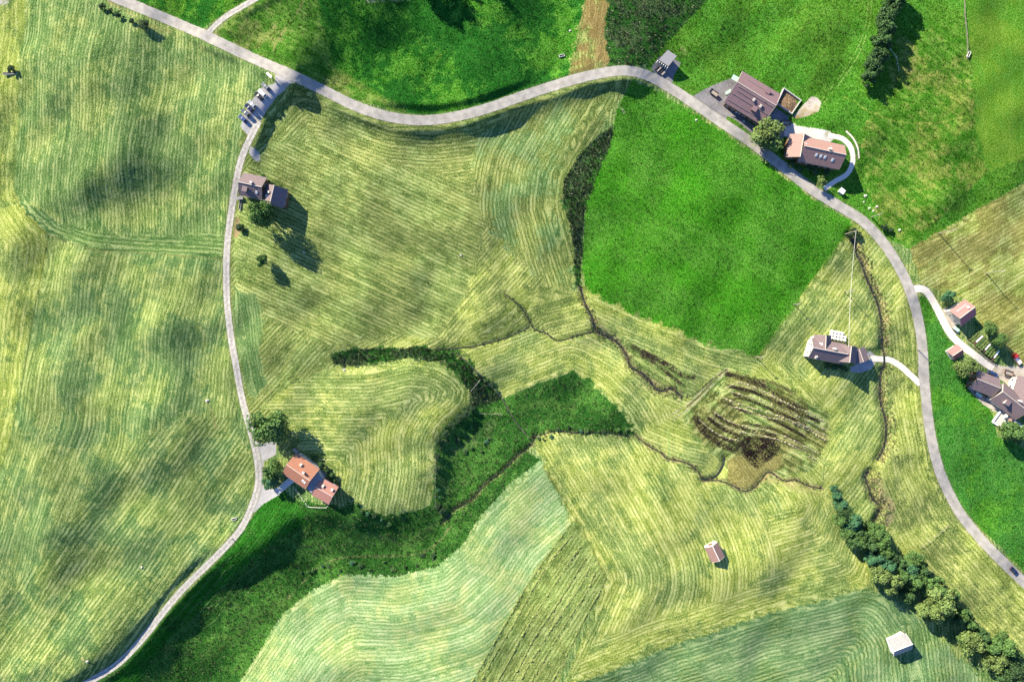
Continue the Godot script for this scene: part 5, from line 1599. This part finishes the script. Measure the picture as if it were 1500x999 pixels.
func build_furniture():
	# silage bales behind the brown-roofed farmhouse
	for i in 5:
		for j in 3:
			if i == 4 and j == 0: continue
			bale(1219 + i * 4.9 - j * 0.6, 485.5 + i * 0.9 + j * 4.6, "white wrapped silage bale in the block behind the brown-roofed farmhouse", "silage bales behind the brown-roofed farmhouse")
	for i in 7:
		bale(1080 + i * 4.4, 163.0 + i * 2.3, "white wrapped silage bale along the shaded wall of the big barn", "silage bales beside the big barn")
	# round water tank
	var p := site(1193, 497, 1.0)
	var tank := thing("water_tank", "round white tank beside the brown-roofed farmhouse", "tank", Vector3(p.x, ground(p.x, p.z), p.z))
	var st := begin()
	tube(st, [Vector3(0, -0.4, 0), Vector3(0, 1.0, 0)], [1.35, 1.35], 20)
	part("shell", st.commit(), M.white, tank)
	st = begin()
	tube(st, [Vector3(0, 1.003, 0), Vector3(0, 1.08, 0), Vector3(0, 1.2, 0)], [1.42, 1.42, 0.3], 20)
	part("lid", st.commit(), M.foil, tank)
	# poles and the cable to the farmhouse
	var a := pole(1239, 343, 9.5, "wooden utility pole beside the stream culvert, holding the pale cable")
	for q in [[1163, 446, 6.0, "short wooden utility pole on the edge of the vivid green meadow"], [1108, 523, 8.0, "wooden utility pole at the lower corner of the vivid green meadow"], [1237, 427, 8.5, "wooden utility pole west of the stream"], [1376, 342, 11.0, "tall wooden utility pole in the tan field by its upper edge"], [1445, 400, 11.0, "tall wooden utility pole in the middle of the tan field"], [1345, 512, 5.0, "short wooden pole on the verge of the eastern road"], [340, 789, 4.0, "short wooden pole beside the lower lane"], [1277, 318, 8.0, "wooden utility pole in the pasture beside the road"]]:
		pole(q[0], q[1], q[2], q[3])
	var hp := site(1244, 508, 7.4)
	var b := Vector3(hp.x, hp.y + 7.4, hp.z)
	var pts := []; var rad := []
	for i in 17:
		var t := i / 16.0
		pts.append(a.lerp(b, t) + Vector3.DOWN * 4.0 * t * (1.0 - t) * 1.2); rad.append(0.05)
	st = begin()
	tube(st, pts, rad, 5)
	var cb := part("power_cable", st.commit(), M.white, self)
	tag(cb, "pale power cable hanging between the culvert pole and the brown-roofed farmhouse", "cable")
	# fences
	fence([[1412, -10], [1413, 20], [1416, 50], [1417, 86]], "pale wooden rail fence between the tussocky pasture and the corner meadow")
	fence([[668, 515], [700, 545], [736, 583]], "grey post fence along the curved reed strip", 1.2, 4.0, 1)
	fence([[736, 584], [757, 620], [775, 641]], "post fence down the middle of the marsh", 1.2, 4.0, 1)
	fence([[700, 605], [736, 607]], "short rail fence at the head of the marsh", 1.2, 3.0, 1)
	fence([[690, 572], [702, 558]], "pale footbridge rail across the reed strip", 1.0, 2.0, 1, M.white_wood)
	fence([[638, 650], [638, 700], [638, 740]], "post fence between the heart-shaped meadow and the marsh", 1.2, 4.0, 1)
	fence([[1296, 63], [1312, 84], [1316, 104]], "pale fence in the shade of the tree row", 1.1, 3.0, 1, M.white_wood)
	fence([[1388, 770], [1370, 785], [1350, 800]], "low fence across the mown strip beside the eastern road", 1.1, 3.0, 1)
	fence([[448, 737], [452, 742], [478, 743], [482, 738]], "pale rail along the terrace of the red-roofed house", 1.0, 2.0, 2, M.white_wood)
	fence([[430, 712], [446, 734]], "pale rail beside the sloping lawn of the red-roofed house", 1.0, 2.0, 1, M.white_wood)
	fence([[1244, 502], [1258, 508], [1270, 514]], "dark rail behind the brown-roofed farmhouse", 1.0, 2.0, 1)
	fence([[1410, 490], [1420, 503], [1440, 520], [1458, 534]], "garden fence between the gravel drive and the vegetable beds", 1.0, 2.4, 2)
	# boulders
	boulder(303, 587, 1.3, "white boulder in the meadow west of the lane")
	boulder(207, 831, 0.9, "small grey boulder in the cross-raked meadow")
	boulder(127, 969, 1.0, "pale boulder near the lower lane")
	boulder(504, 542, 1.0, "pale boulder under the curved reed strip")
	boulder(835, 45, 0.9, "small pale boulder in the deep green pasture")
	boulder(675, 374, 0.8, "dark little boulder in the olive meadow")
	boulder(1268, 287, 1.2, "pale boulder in the pasture beside the road")
	boulder(445, 370, 0.8, "tiny white boulder in the shadow of the round tree")
	for q in [[1090, 178], [1020, 176]]: boulder(q[0], q[1], 0.9, "small roadside boulder below the big barn's yard")
	for q in [[1274, 305, 0.9], [1280, 309, 0.8], [1285, 303, 1.0], [1318, 337, 1.0], [1266, 296, 0.7]]: boulder(q[0], q[1], q[2], "pale boulder in the heap beside the road culvert")
	trough(16, 108, 6.6, 0.03, "long grey water trough at the western edge", M.concrete)
	trough(343, 760, 2.2, 0.3, "small pale water trough beside the lower lane", M.white)
	trough(823, 82, 2.4, 0.2, "small white water trough in the deep green pasture", M.white)
	trough(1419, 80, 2.4, 1.2, "small white water trough at the wooden rail fence", M.white)
	trough(352, 300, 4.0, 1.45, "grey trough beside the lane below the farmhouse", M.concrete)
	# dung pit beside the barn
	p = site(1157, 148)
	var pit := thing("dung_pit", "walled dung pit with heaped straw beside the big barn", "pit", Vector3(p.x, ground(p.x, p.z), p.z))
	var cs := []
	for q in [[1149, 129], [1175, 146], [1161, 166], [1139, 151]]:
		var s := site(q[0], q[1], 1.4)
		cs.append(Vector3(s.x, p.y, s.z) - pit.position * Vector3(1, 0, 1) - Vector3(0, p.y, 0))
	for i in 4:
		var c0: Vector3 = cs[i]; var c1: Vector3 = cs[(i + 1) % 4]
		var d := c1 - c0
		var f := d.normalized()
		var s := f.cross(Vector3.UP)
		part("pit_wall", box_mesh((c0 + c1) / 2.0 + Vector3.UP * 0.25, Vector3(d.length() - 0.26, 2.3, 0.3), Basis(f, Vector3.UP, s)), M.concrete, pit)
		part("coping", box_mesh(c0 + Vector3.UP * 0.28, Vector3(0.42, 2.4, 0.42), Basis(f, Vector3.UP, s)), M.concrete, pit)
	part("dung_heap", mound(cs, 0.1, 0.95, 77), M.dung, pit)
	# sign and pole at the car park
	p = site(396.5, 113)
	var sg := thing("notice_board", "white notice board on the grass island at the car park", "sign", Vector3(p.x, ground(p.x, p.z), p.z), -0.75)
	part("panel", box_mesh(Vector3(0, 1.6, 0), Vector3(2.4, 1.2, 0.08)), M.white, sg)
	for x in [-1.0, 1.0]: part("post", box_mesh(Vector3(x, 0.8, -0.1), Vector3(0.12, 2.2, 0.12)), M.timber, sg)
	part("roof", box_mesh(Vector3(0, 2.35, 0), Vector3(2.8, 0.1, 1.0)), M.white_wood, sg)
	p = site(406.8, 116.8)
	var sp := thing("sign_post", "thin sign post at the mouth of the car park", "sign", Vector3(p.x, ground(p.x, p.z), p.z))
	st = begin()
	tube(st, [Vector3(0, -0.3, 0), Vector3(0, 2.6, 0)], [0.06, 0.06], 8)
	part("post", st.commit(), M.rim, sp)
	part("plate", box_mesh(Vector3(0, 2.2, 0.08), Vector3(0.6, 0.6, 0.03)), M.white, sp)
	# garden shed, mint shelter, posts
	p = site(1231.5, 281)
	var gs := thing("garden_shed", "tiny white-roofed shed on the grass beside the road", "shed", Vector3(p.x, ground(p.x, p.z), p.z), -0.6)
	part("wall", box_mesh(Vector3(0, 0.7, 0), Vector3(2.0, 2.2, 1.6)), M.white_wood, gs)
	part("roof", box_mesh(Vector3(0, 1.88, 0), Vector3(2.5, 0.12, 2.1), Basis(Vector3.FORWARD, 0.12)), M.white, gs)
	door(gs, Vector3(1.0, -0.1, 0), Vector3.RIGHT, 0.8, 1.7, M.grey_timber)
	p = site(1074.5, 117.5)
	var ms := thing("shelter", "pale mint shelter at the upper corner of the big barn", "shelter", Vector3(p.x, ground(p.x, p.z), p.z), -0.5)
	part("roof", box_mesh(Vector3(0, 2.5, 0), Vector3(2.8, 0.12, 2.2), Basis(Vector3.FORWARD, 0.1)), M.mint, ms)
	for x in [-1.2, 1.2]:
		for z in [-0.9, 0.9]: part("post", box_mesh(Vector3(x, 1.05, z), Vector3(0.12, 2.75, 0.12)), M.grey_timber, ms)
	# ramp into the red-roofed house
	var r0 := site(405, 721); var r1 := site(428, 702, 2.4)
	var ramp_o := thing("ramp", "sloping concrete ramp from the forecourt to the red-roofed house", "ramp", Vector3(r0.x, ground(r0.x, r0.z), r0.z))
	var top := Vector3(r1.x - r0.x, site(446, 698).y + 2.4 - ramp_o.position.y, r1.z - r0.z)
	var acr := Vector3(-top.z, 0, top.x).normalized() * 1.35
	st = begin()
	hexa(st, [Vector3(0, -0.4, 0) - acr, top + Vector3.DOWN * 0.5 - acr, top + Vector3.DOWN * 0.5 + acr, Vector3(0, -0.4, 0) + acr, Vector3(0, 0.1, 0) - acr, top - acr, top + acr, Vector3(0, 0.1, 0) + acr])
	part("deck", st.commit(), M.concrete, ramp_o)
	for s in [-1, 1]:
		var k: Vector3 = acr * s * 0.97
		st = begin()
		tube(st, [Vector3(0, 1.0, 0) + k, top + Vector3.UP * 0.9 + k], [0.06, 0.06], 6)
		part("handrail", st.commit(), M.white, ramp_o)
		for t in [0.1, 0.5, 0.9]: part("pillar", box_mesh(top * t + k + Vector3.UP * -0.35, Vector3(0.14, 2.5, 0.14)), M.concrete, ramp_o)
	# stacked boards beside the garage
	p = site(967, 105)
	for i in 4:
		var bs := thing("board_stack", "stack of grey boards in front of the open garage", "boards", Vector3.ZERO, 0, "board stacks at the garage")
		var q := site(962 + i * 3.4, 99.5 + i * 2.6)
		bs.position = Vector3(q.x, ground(q.x, q.z), q.z)
		bs.rotation.y = 0.75
		for j in 3: part("board_layer", box_mesh(Vector3(0, 0.12 + j * 0.26, 0), Vector3(2.6, 0.2, 0.8 - j * 0.06)), M.grey_timber if (i + j) % 2 else M.dark, bs)
	# vegetable garden
	for i in 12:
		var t := i / 11.0
		var q0 := site(lerpf(1419, 1455, t), lerpf(499, 531, t)); var q1 := site(lerpf(1436, 1468, t), lerpf(485, 516, t))
		var mid := (q0 + q1) / 2.0
		var bd := thing("vegetable_bed", "narrow planted bed in the vegetable garden beside the gravel drive", "garden bed", Vector3(mid.x, ground(mid.x, mid.z), mid.z), 0, "rows of the vegetable garden")
		bd.rotation.y = -atan2(q1.z - q0.z, q1.x - q0.x)
		var long := Vector2(q1.x - q0.x, q1.z - q0.z).length() * rng.randf_range(0.82, 0.98)
		part("soil", box_mesh(Vector3(0, 0.05, 0), Vector3(long, 0.5, 0.85)), M.soil, bd)
		if i % 4 == 2: part("fleece", box_mesh(Vector3(long * 0.1, 0.36, 0), Vector3(long * 0.7, 0.12, 0.7)), M.foil, bd)
		else:
			var o := part("plants", leafy_row(long * 0.94, 0.34, 260, i), leaf_tones[[2, 2, 1, 1][i % 4]], bd)
			o.position.y = 0.3
			o.set_meta("kind", "stuff")
	# firewood and machinery round the farms
	for q in [[352, 291, 0.1, "firewood stack behind the gable of the lane farmhouse"], [434, 660, -0.7, "firewood stack on the upper side of the orange-tiled house"], [474, 693, -0.6, "firewood stack under the annex of the orange-tiled house"], [1186, 515, 1.2, "firewood stack at the west gable of the brown-roofed farmhouse"], [1066, 136, 0.6, "firewood stack at the yard end of the big barn"], [1399, 482, -0.6, "firewood stack at the gravel lay-by"], [1432, 578, -0.6, "firewood stack along the eastern farmhouse walk"]]:
		p = site(q[0], q[1])
		var wp := thing("firewood_stack", q[3], "firewood", Vector3(p.x, ground(p.x, p.z), p.z), q[2], "firewood stacks at the farms")
		for row in 4:
			for k in 7:
				st = begin()
				var x := (k - 3) * 0.36 + (row % 2) * 0.18
				tube(st, [Vector3(x, 0.1 + row * 0.3, -0.5), Vector3(x, 0.1 + row * 0.3, 0.5)], [0.17, 0.16], 6)
				part("log", st.commit(), M.timber if (row + k) % 3 else M.grey_timber, wp)
		part("cover", box_mesh(Vector3(0, 1.28, 0), Vector3(2.9, 0.06, 1.3), Basis(Vector3.RIGHT, 0.08)), M.grey_sheet if q[0] < 1000 else M.mint, wp)
	for q in [[1046, 136, Vector2(0.8, 0.6), "farm trailer with a timber box in the asphalt yard of the big barn"], [1152, 180, Vector2(1, 0.1), "farm trailer with a timber box on the white concrete"], [1478, 546, Vector2(0.9, 0.3), "farm trailer with a timber box on the gravel forecourt"]]:
		var ft := thing("farm_trailer", q[3], "trailer", Vector3.ZERO, 0, "farm trailers in the yards")
		ft.transform = stand(q[0], q[1], 0.8, q[2])
		part("bed", box_mesh(Vector3(0, 0.8, 0), Vector3(4.0, 0.14, 1.9)), M.grey_timber, ft)
		for s in [-1, 1]:
			part("side_board", box_mesh(Vector3(0, 1.15, s * 0.92), Vector3(4.0, 0.55, 0.06)), M.timber, ft)
			part("end_board", box_mesh(Vector3(s * 1.97, 1.15, 0), Vector3(0.06, 0.55, 1.76)), M.timber, ft)
			for x in [-0.6, 0.5]: wheel(ft, x, s * 0.8, 0.36)
		part("drawbar", box_mesh(Vector3(2.9, 0.6, 0), Vector3(1.8, 0.1, 0.12)), M.dark, ft)
	# white garden terrace in the east
	p = site(1475, 616)
	var tr := thing("terrace", "white walled garden terrace below the eastern farmhouse", "terrace", Vector3(p.x, ground(p.x, p.z), p.z))
	var tc := []
	for q in [[1454, 618], [1466, 601], [1497, 622], [1484, 638]]:
		var s := site(q[0], q[1], 0.5)
		tc.append(Vector3(s.x - p.x, 0, s.z - p.z))
	st = begin()
	var eight := []
	for y in [-1.2, 0.45]:
		for q in tc: eight.append(q + Vector3.UP * y)
	hexa(st, eight)
	part("slab", st.commit(), M.concrete, tr)
	for i in [0, 2, 3]:
		var c0: Vector3 = tc[i]; var c1: Vector3 = tc[(i + 1) % 4]
		var d := c1 - c0
		var f := d.normalized()
		part("parapet", box_mesh((c0 + c1) / 2.0 + Vector3.UP * 0.7, Vector3(d.length() - 0.6, 0.49, 0.55), Basis(f, Vector3.UP, f.cross(Vector3.UP))), M.white, tr)
	for q in [[1474, 611, 0], [1481, 617, 1], [1487, 622, 2]]:
		var s := site(q[0], q[1], 2.0)
		var ps := thing("parasol", ["white parasol open on the garden terrace", "orange parasol open on the garden terrace", "pale grey parasol open on the garden terrace"][q[2]], "parasol", Vector3(s.x, p.y + 0.4, s.z), 0, "parasols on the garden terrace")
		st = begin()
		tube(st, [Vector3(0, 1.9, 0), Vector3(0, 2.5, 0)], [1.35, 0.03], 8)
		part("canopy", st.commit(), [M.white, M.pink_roof, M.concrete][q[2]], ps)
		st = begin()
		tube(st, [Vector3(0, 0, 0), Vector3(0, 2.55, 0)], [0.04, 0.04], 6)
		part("pole", st.commit(), M.white, ps)

func mound(cs: Array, low: float, high: float, seed: int) -> ArrayMesh:
	var st := begin()
	var n := 14
	var r := RandomNumberGenerator.new()
	r.seed = seed
	var g := []
	for j in n + 1:
		var row := []
		for i in n + 1:
			var u := lerpf(0.03, 0.97, float(i) / n); var v := lerpf(0.03, 0.97, float(j) / n)
			var p: Vector3 = (cs[0] as Vector3).lerp(cs[1], u).lerp((cs[3] as Vector3).lerp(cs[2], u), v)
			var k := maxf(0.0, 1.0 - Vector2(u - 0.62, v - 0.55).length() * 1.9)
			row.append(p + Vector3.UP * (low + high * k + r.randf() * 0.22))
		g.append(row)
	for j in n:
		for i in n:
			var q := [g[j][i], g[j][i + 1], g[j + 1][i + 1], g[j + 1][i]]
			poly(st, [q[0], q[1], q[2]], q[0] - Vector3.UP * 9)
			poly(st, [q[0], q[2], q[3]], q[0] - Vector3.UP * 9)
	return st.commit()

func leafy_row(long: float, wide: float, n: int, seed: int) -> ArrayMesh:
	var r := RandomNumberGenerator.new()
	r.seed = 900 + seed
	var v := PackedVector3Array(); var nn := PackedVector3Array(); var c := PackedColorArray()
	for i in n:
		var p := Vector3(r.randf_range(-long, long) / 2.0, r.randf() * 0.3, r.randf_range(-wide, wide))
		var nrm := Vector3(r.randfn(0, 0.5), 1, r.randfn(0, 0.5)).normalized()
		var u := nrm.cross(Vector3(r.randfn(0, 1), 0, r.randfn(0, 1))).normalized() * r.randf_range(0.18, 0.36)
		var w := nrm.cross(u) * 0.7
		var t := r.randf_range(0.7, 1.5)
		for q in [p - u, p + w, p + u, p - u, p + u, p - w]:
			v.append(q); nn.append(nrm); c.append(Color(t, t, t))
	var arr := []
	arr.resize(Mesh.ARRAY_MAX)
	arr[Mesh.ARRAY_VERTEX] = v; arr[Mesh.ARRAY_NORMAL] = nn; arr[Mesh.ARRAY_COLOR] = c
	var m := ArrayMesh.new()
	m.add_surface_from_arrays(Mesh.PRIMITIVE_TRIANGLES, arr)
	return m

# ---------------------------------------------------------------- windrows
func windrow(line: Array, wide: float, tall: float, light: Color, dark: Color, label: String, group: String, seed: int):
	var r := RandomNumberGenerator.new()
	r.seed = seed
	var pts := []
	for p in smooth_line(line, 2.0): pts.append(flat_site(p.x, p.y))
	var st := begin()
	var w := 6
	var rows := []
	for i in pts.size():
		var d: Vector2 = ((pts[mini(i + 1, pts.size() - 1)] as Vector2) - pts[maxi(i - 1, 0)]).normalized()
		var nrm := Vector2(-d.y, d.x)
		var fade := minf(1.0, minf(i, pts.size() - 1 - i) / 4.0 + 0.25)
		var k := fade * r.randf_range(0.5, 1.3) * clampf(0.85 + noise_b.get_noise_2d(i * 4.0, seed * 9.0) * 1.4, 0.15, 1.3)
		var off := r.randf_range(-0.16, 0.16)
		var row := []
		for a in w:
			var t := a / (w - 1.0) * 2.0 - 1.0
			var q: Vector2 = pts[i] + nrm * (wide * 0.5 * t * k + off)
			row.append(Vector3(q.x, ground(q.x, q.y) - 0.03 + tall * k * (1.0 - t * t) * r.randf_range(0.75, 1.25), q.y))
		rows.append(row)
	for i in rows.size() - 1:
		for a in w - 1:
			var q := [rows[i][a], rows[i][a + 1], rows[i + 1][a + 1], rows[i + 1][a]]
			var c := light.lerp(dark, r.randf())
			for tri in [[0, 1, 2], [0, 2, 3]]:
				st.set_color(c)
				poly(st, [q[tri[0]], q[tri[1]], q[tri[2]]], q[0] + Vector3.DOWN * 50)
	var o := part("hay_windrow", st.commit(), M.hay, self)
	tag(o, label, "windrow", group)

func build_windrows():
	var heavy := [
		[[834, 770], [795, 824], [765, 869], [750, 897], [722, 945], [702, 981], [686, 1010]], [[838, 784], [806, 822], [777, 869], [750, 919], [722, 965], [700, 1008]], [[852, 799], [832, 826], [800, 876], [780, 906], [760, 941], [742, 975], [722, 1010]],
		[[859, 816], [849, 832], [817, 884], [785, 931], [765, 969], [742, 1010]], [[865, 829], [850, 859], [825, 896], [800, 934], [777, 971], [756, 1010]], [[872, 837], [860, 866], [835, 904], [807, 949], [772, 1010]], [[887, 846], [880, 864], [855, 909], [832, 956], [804, 1008]],
	]
	for i in heavy.size(): windrow(heavy[i], 1.1, 0.36, Color(0.2, 0.24, 0.08), Color(0.08, 0.11, 0.035), "heavy green windrow on the raked slope beside the pale green meadow", "windrows on the raked slope", 300 + i)
	var pale := [
		[[1064, 568], [1084, 561], [1108, 569], [1136, 582], [1160, 594], [1188, 606], [1212, 620]], [[1068, 573], [1100, 582], [1128, 592], [1156, 604], [1210, 630]], [[1058, 582], [1092, 595], [1120, 603], [1152, 614], [1180, 628], [1212, 646]],
		[[1058, 593], [1092, 600], [1112, 608], [1150, 617]], [[1044, 602], [1070, 618], [1100, 626], [1128, 632], [1160, 644], [1200, 664]], [[1042, 610], [1064, 625], [1092, 634], [1140, 644], [1174, 660]], [[1024, 614], [1040, 628], [1060, 640], [1084, 646]], [[1180, 667], [1200, 675]], [[1168, 618], [1190, 630], [1212, 638]],
	]
	for i in pale.size(): windrow(pale[i], 0.8, 0.3, Color(0.36, 0.34, 0.2), Color(0.09, 0.08, 0.05), "pale straw windrow raked across the dark manured patch", "windrows on the manured patch", 400 + i)
	for i in 5:
		var k := i * 11.0
		var from := rng.randf_range(0.0, 0.35); var to := rng.randf_range(0.6, 1.0)
		var line := []
		var src := smooth_line([[398 + k * 0.5, 768 + k * 0.35], [365 + k * 0.7, 796 + k * 0.5], [322 + k * 0.8, 834 + k * 0.6], [282 + k * 0.8, 876 + k * 0.6], [245 + k * 0.7, 930 + k * 0.5]], 9.0)
		for n in src.size():
			var t := float(n) / src.size()
			if t < from or t > to: continue
			line.append([src[n].x + noise_b.get_noise_2d(n * 2.2 + i * 50.0, 7.0) * 5.0, src[n].y + noise_b.get_noise_2d(n * 2.2 + i * 50.0, 90.0) * 5.0])
		windrow(line, 0.9, 0.16, Color(0.06, 0.13, 0.03), Color(0.03, 0.08, 0.02), "trodden terrace edge along the green bank below the lane", "terrace edges on the green bank", 500 + i)

# ---------------------------------------------------------------- tufts
func tuft_mesh(seed: int, blades: int, spread: float, lean: float, wide: float) -> ArrayMesh:
	var r := RandomNumberGenerator.new()
	r.seed = seed
	var v := PackedVector3Array(); var n := PackedVector3Array(); var c := PackedColorArray()
	for i in blades:
		var a := r.randf() * TAU
		var o := Vector3(cos(a), 0, sin(a)) * r.randf() * spread
		var d := Vector3(r.randfn(0, lean), 1.0, r.randfn(0, lean)) * r.randf_range(0.6, 1.1)
		var s := Vector3(-sin(a), 0, cos(a)) * wide * r.randf_range(0.7, 1.3)
		var t := r.randf_range(0.6, 1.5)
		var nrm := Vector3(cos(a) * 0.6, 0.8, sin(a) * 0.6).normalized()
		for q in [o - s, o + s, o + d * 0.65 + s * 0.7, o - s, o + d * 0.65 + s * 0.7, o + d]:
			v.append(q); n.append(nrm); c.append(Color(t, t, t * 0.95))
	var arr := []
	arr.resize(Mesh.ARRAY_MAX)
	arr[Mesh.ARRAY_VERTEX] = v; arr[Mesh.ARRAY_NORMAL] = n; arr[Mesh.ARRAY_COLOR] = c
	var m := ArrayMesh.new()
	m.add_surface_from_arrays(Mesh.PRIMITIVE_TRIANGLES, arr)
	return m

func scatter(called: String, label: String, mesh: Mesh, spots: Array, low: float, high: float, wide: float, tints: Array, seed: int):
	var r := RandomNumberGenerator.new()
	r.seed = seed
	var mm := MultiMesh.new()
	mm.transform_format = MultiMesh.TRANSFORM_3D
	mm.use_colors = true
	mm.mesh = mesh
	mm.instance_count = spots.size()
	for i in spots.size():
		var p: Vector2 = spots[i]
		var h := r.randf_range(low, high)
		var w := wide * r.randf_range(0.7, 1.4)
		var t := Transform3D(Basis(Vector3.UP, r.randf() * TAU).scaled(Vector3(w, h, w)), Vector3(p.x, ground(p.x, p.y) - 0.02, p.y))
		mm.set_instance_transform(i, t)
		var c: Color = (tints[0] as Color).lerp(tints[1], r.randf())
		if tints.size() > 2 and r.randf() < 0.25: c = c.lerp(tints[2], r.randf())
		mm.set_instance_color(i, c)
	var o := MultiMeshInstance3D.new()
	o.name = numbered(called)
	o.multimesh = mm
	o.material_override = M.tuft
	add_child(o)
	tag(o, label, "vegetation", "", "stuff")

func spots_in(k: int, every: float, seed: int, keep := 0.0) -> Array:
	# places inside field K, about one for each EVERY square metres, clumped by the noise when KEEP > 0
	var r := RandomNumberGenerator.new()
	r.seed = seed
	var out := []
	var lo := Vector2(1e9, 1e9); var hi := -lo
	for q in fields[k].outline:
		var p := flat_site(clampf(q[0], -40, 1540), clampf(q[1], -40, 1040))
		lo = lo.min(p); hi = hi.max(p)
	var n := int((hi.x - lo.x) * (hi.y - lo.y) / every)
	for i in n:
		var p := Vector2(r.randf_range(lo.x, hi.x), r.randf_range(lo.y, hi.y))
		var x := int((p.x / RX + 0.5) * TW); var y := int((p.y / RZ + 0.5) * TH)
		if x < 0 or y < 0 or x >= TW or y >= TH: continue
		if IDS[y * TW + x] - 1 != k: continue
		if keep > 0.0 and N2[y * TW + x] / 255.0 + r.randf() * 0.4 < keep: continue
		if near_road(p): continue
		out.append(p)
	return out

var road_cells := {}
func near_road(p: Vector2) -> bool:
	if road_cells.is_empty():
		for i in road_lines.size():
			var h: float = roads[i][1] * K / 2.0 + 0.6
			var reach := int(ceil(h))
			for q in road_lines[i]:
				for dz in range(-reach, reach + 1):
					for dx in range(-reach, reach + 1):
						if dx * dx + dz * dz <= h * h: road_cells[Vector2i(int(round(q.x)) + dx, int(round(q.y)) + dz)] = true
	return road_cells.has(Vector2i(int(round(p.x)), int(round(p.y))))

func build_ground_cover():
	var rush := tuft_mesh(1, 12, 0.5, 0.55, 0.09)
	var grass := tuft_mesh(2, 9, 0.5, 0.6, 0.08)
	var marsh_c := [Color(0.055, 0.12, 0.034), Color(0.11, 0.22, 0.06), Color(0.30, 0.36, 0.20)]
	var reed_c := [Color(0.05, 0.095, 0.036), Color(0.12, 0.17, 0.08), Color(0.46, 0.46, 0.34)]
	var deep_c := [Color(0.014, 0.085, 0.014), Color(0.04, 0.15, 0.026)]
	var vivid_c := [Color(0.045, 0.15, 0.014), Color(0.11, 0.23, 0.035)]
	var past_c := [Color(0.045, 0.13, 0.014), Color(0.115, 0.21, 0.035), Color(0.18, 0.2, 0.07)]
	for k in fields.size():
		var f: Dictionary = fields[k]
		match f.name:
			"marsh": scatter("rushes", "dense rushes covering the dark marsh", rush, spots_in(k, 1.3, 600 + k, 0.5), 0.25, 0.65, 0.75, marsh_c, 610 + k)
			"reed_bed": scatter("reeds", "tall reeds filling the " + ("strip beside the vivid green meadow" if f.label.begins_with("dark") else "curved strip above the heart-shaped meadow"), rush, spots_in(k, 0.6, 620 + k), 0.5, 1.1, 0.7, reed_c, 630 + k)
			"fallow": scatter("scrub", "low scrub on the rough fallow behind the garage", rush, spots_in(k, 1.0, 640 + k, 0.5), 0.3, 0.9, 0.8, reed_c, 650 + k)
			"pasture": scatter("grass", "lush grass tufts on the " + f.label, grass, spots_in(k, 0.8, 660 + k, 0.3), 0.12, 0.32, 0.55, deep_c if f.label.contains("deep") else past_c, 680 + k)
			"meadow":
				if f.label.begins_with("vivid") or f.label.begins_with("bright green"):
					scatter("grass", "uncut grass tufts on the " + f.label, grass, spots_in(k, 0.8, 700 + k), 0.12, 0.28, 0.5, vivid_c, 720 + k)
	# bleached reeds along the brooks
	var r := RandomNumberGenerator.new()
	r.seed = 99
	var pale := []; var green := []
	for d in [[2, 2.6, 9], [3, 1.5, 4], [5, 2.6, 9], [6, 3.4, 14], [7, 2.0, 6], [9, 1.6, 5], [0, 1.0, 3], [1, 1.0, 3]]:
		for p in ditch_lines[d[0]]:
			for i in d[2]:
				var q: Vector2 = p + Vector2(r.randfn(0.5 if d[0] in [5, 6] else 0.0, 0.5), r.randfn(0, 0.5)) * d[1]
				if (q - p).length() < 0.5 or near_road(q): continue
				if r.randf() < 0.7: pale.append(q)
				else: green.append(q)
	scatter("bank_reeds", "bleached reeds along the brook banks", rush, pale, 0.35, 0.8, 0.5, [Color(0.24, 0.2, 0.11), Color(0.46, 0.4, 0.25), Color(0.1, 0.1, 0.05)], 800)
	scatter("bank_grass", "dark green tufts along the brook banks", rush, green, 0.3, 0.8, 0.5, marsh_c, 801)
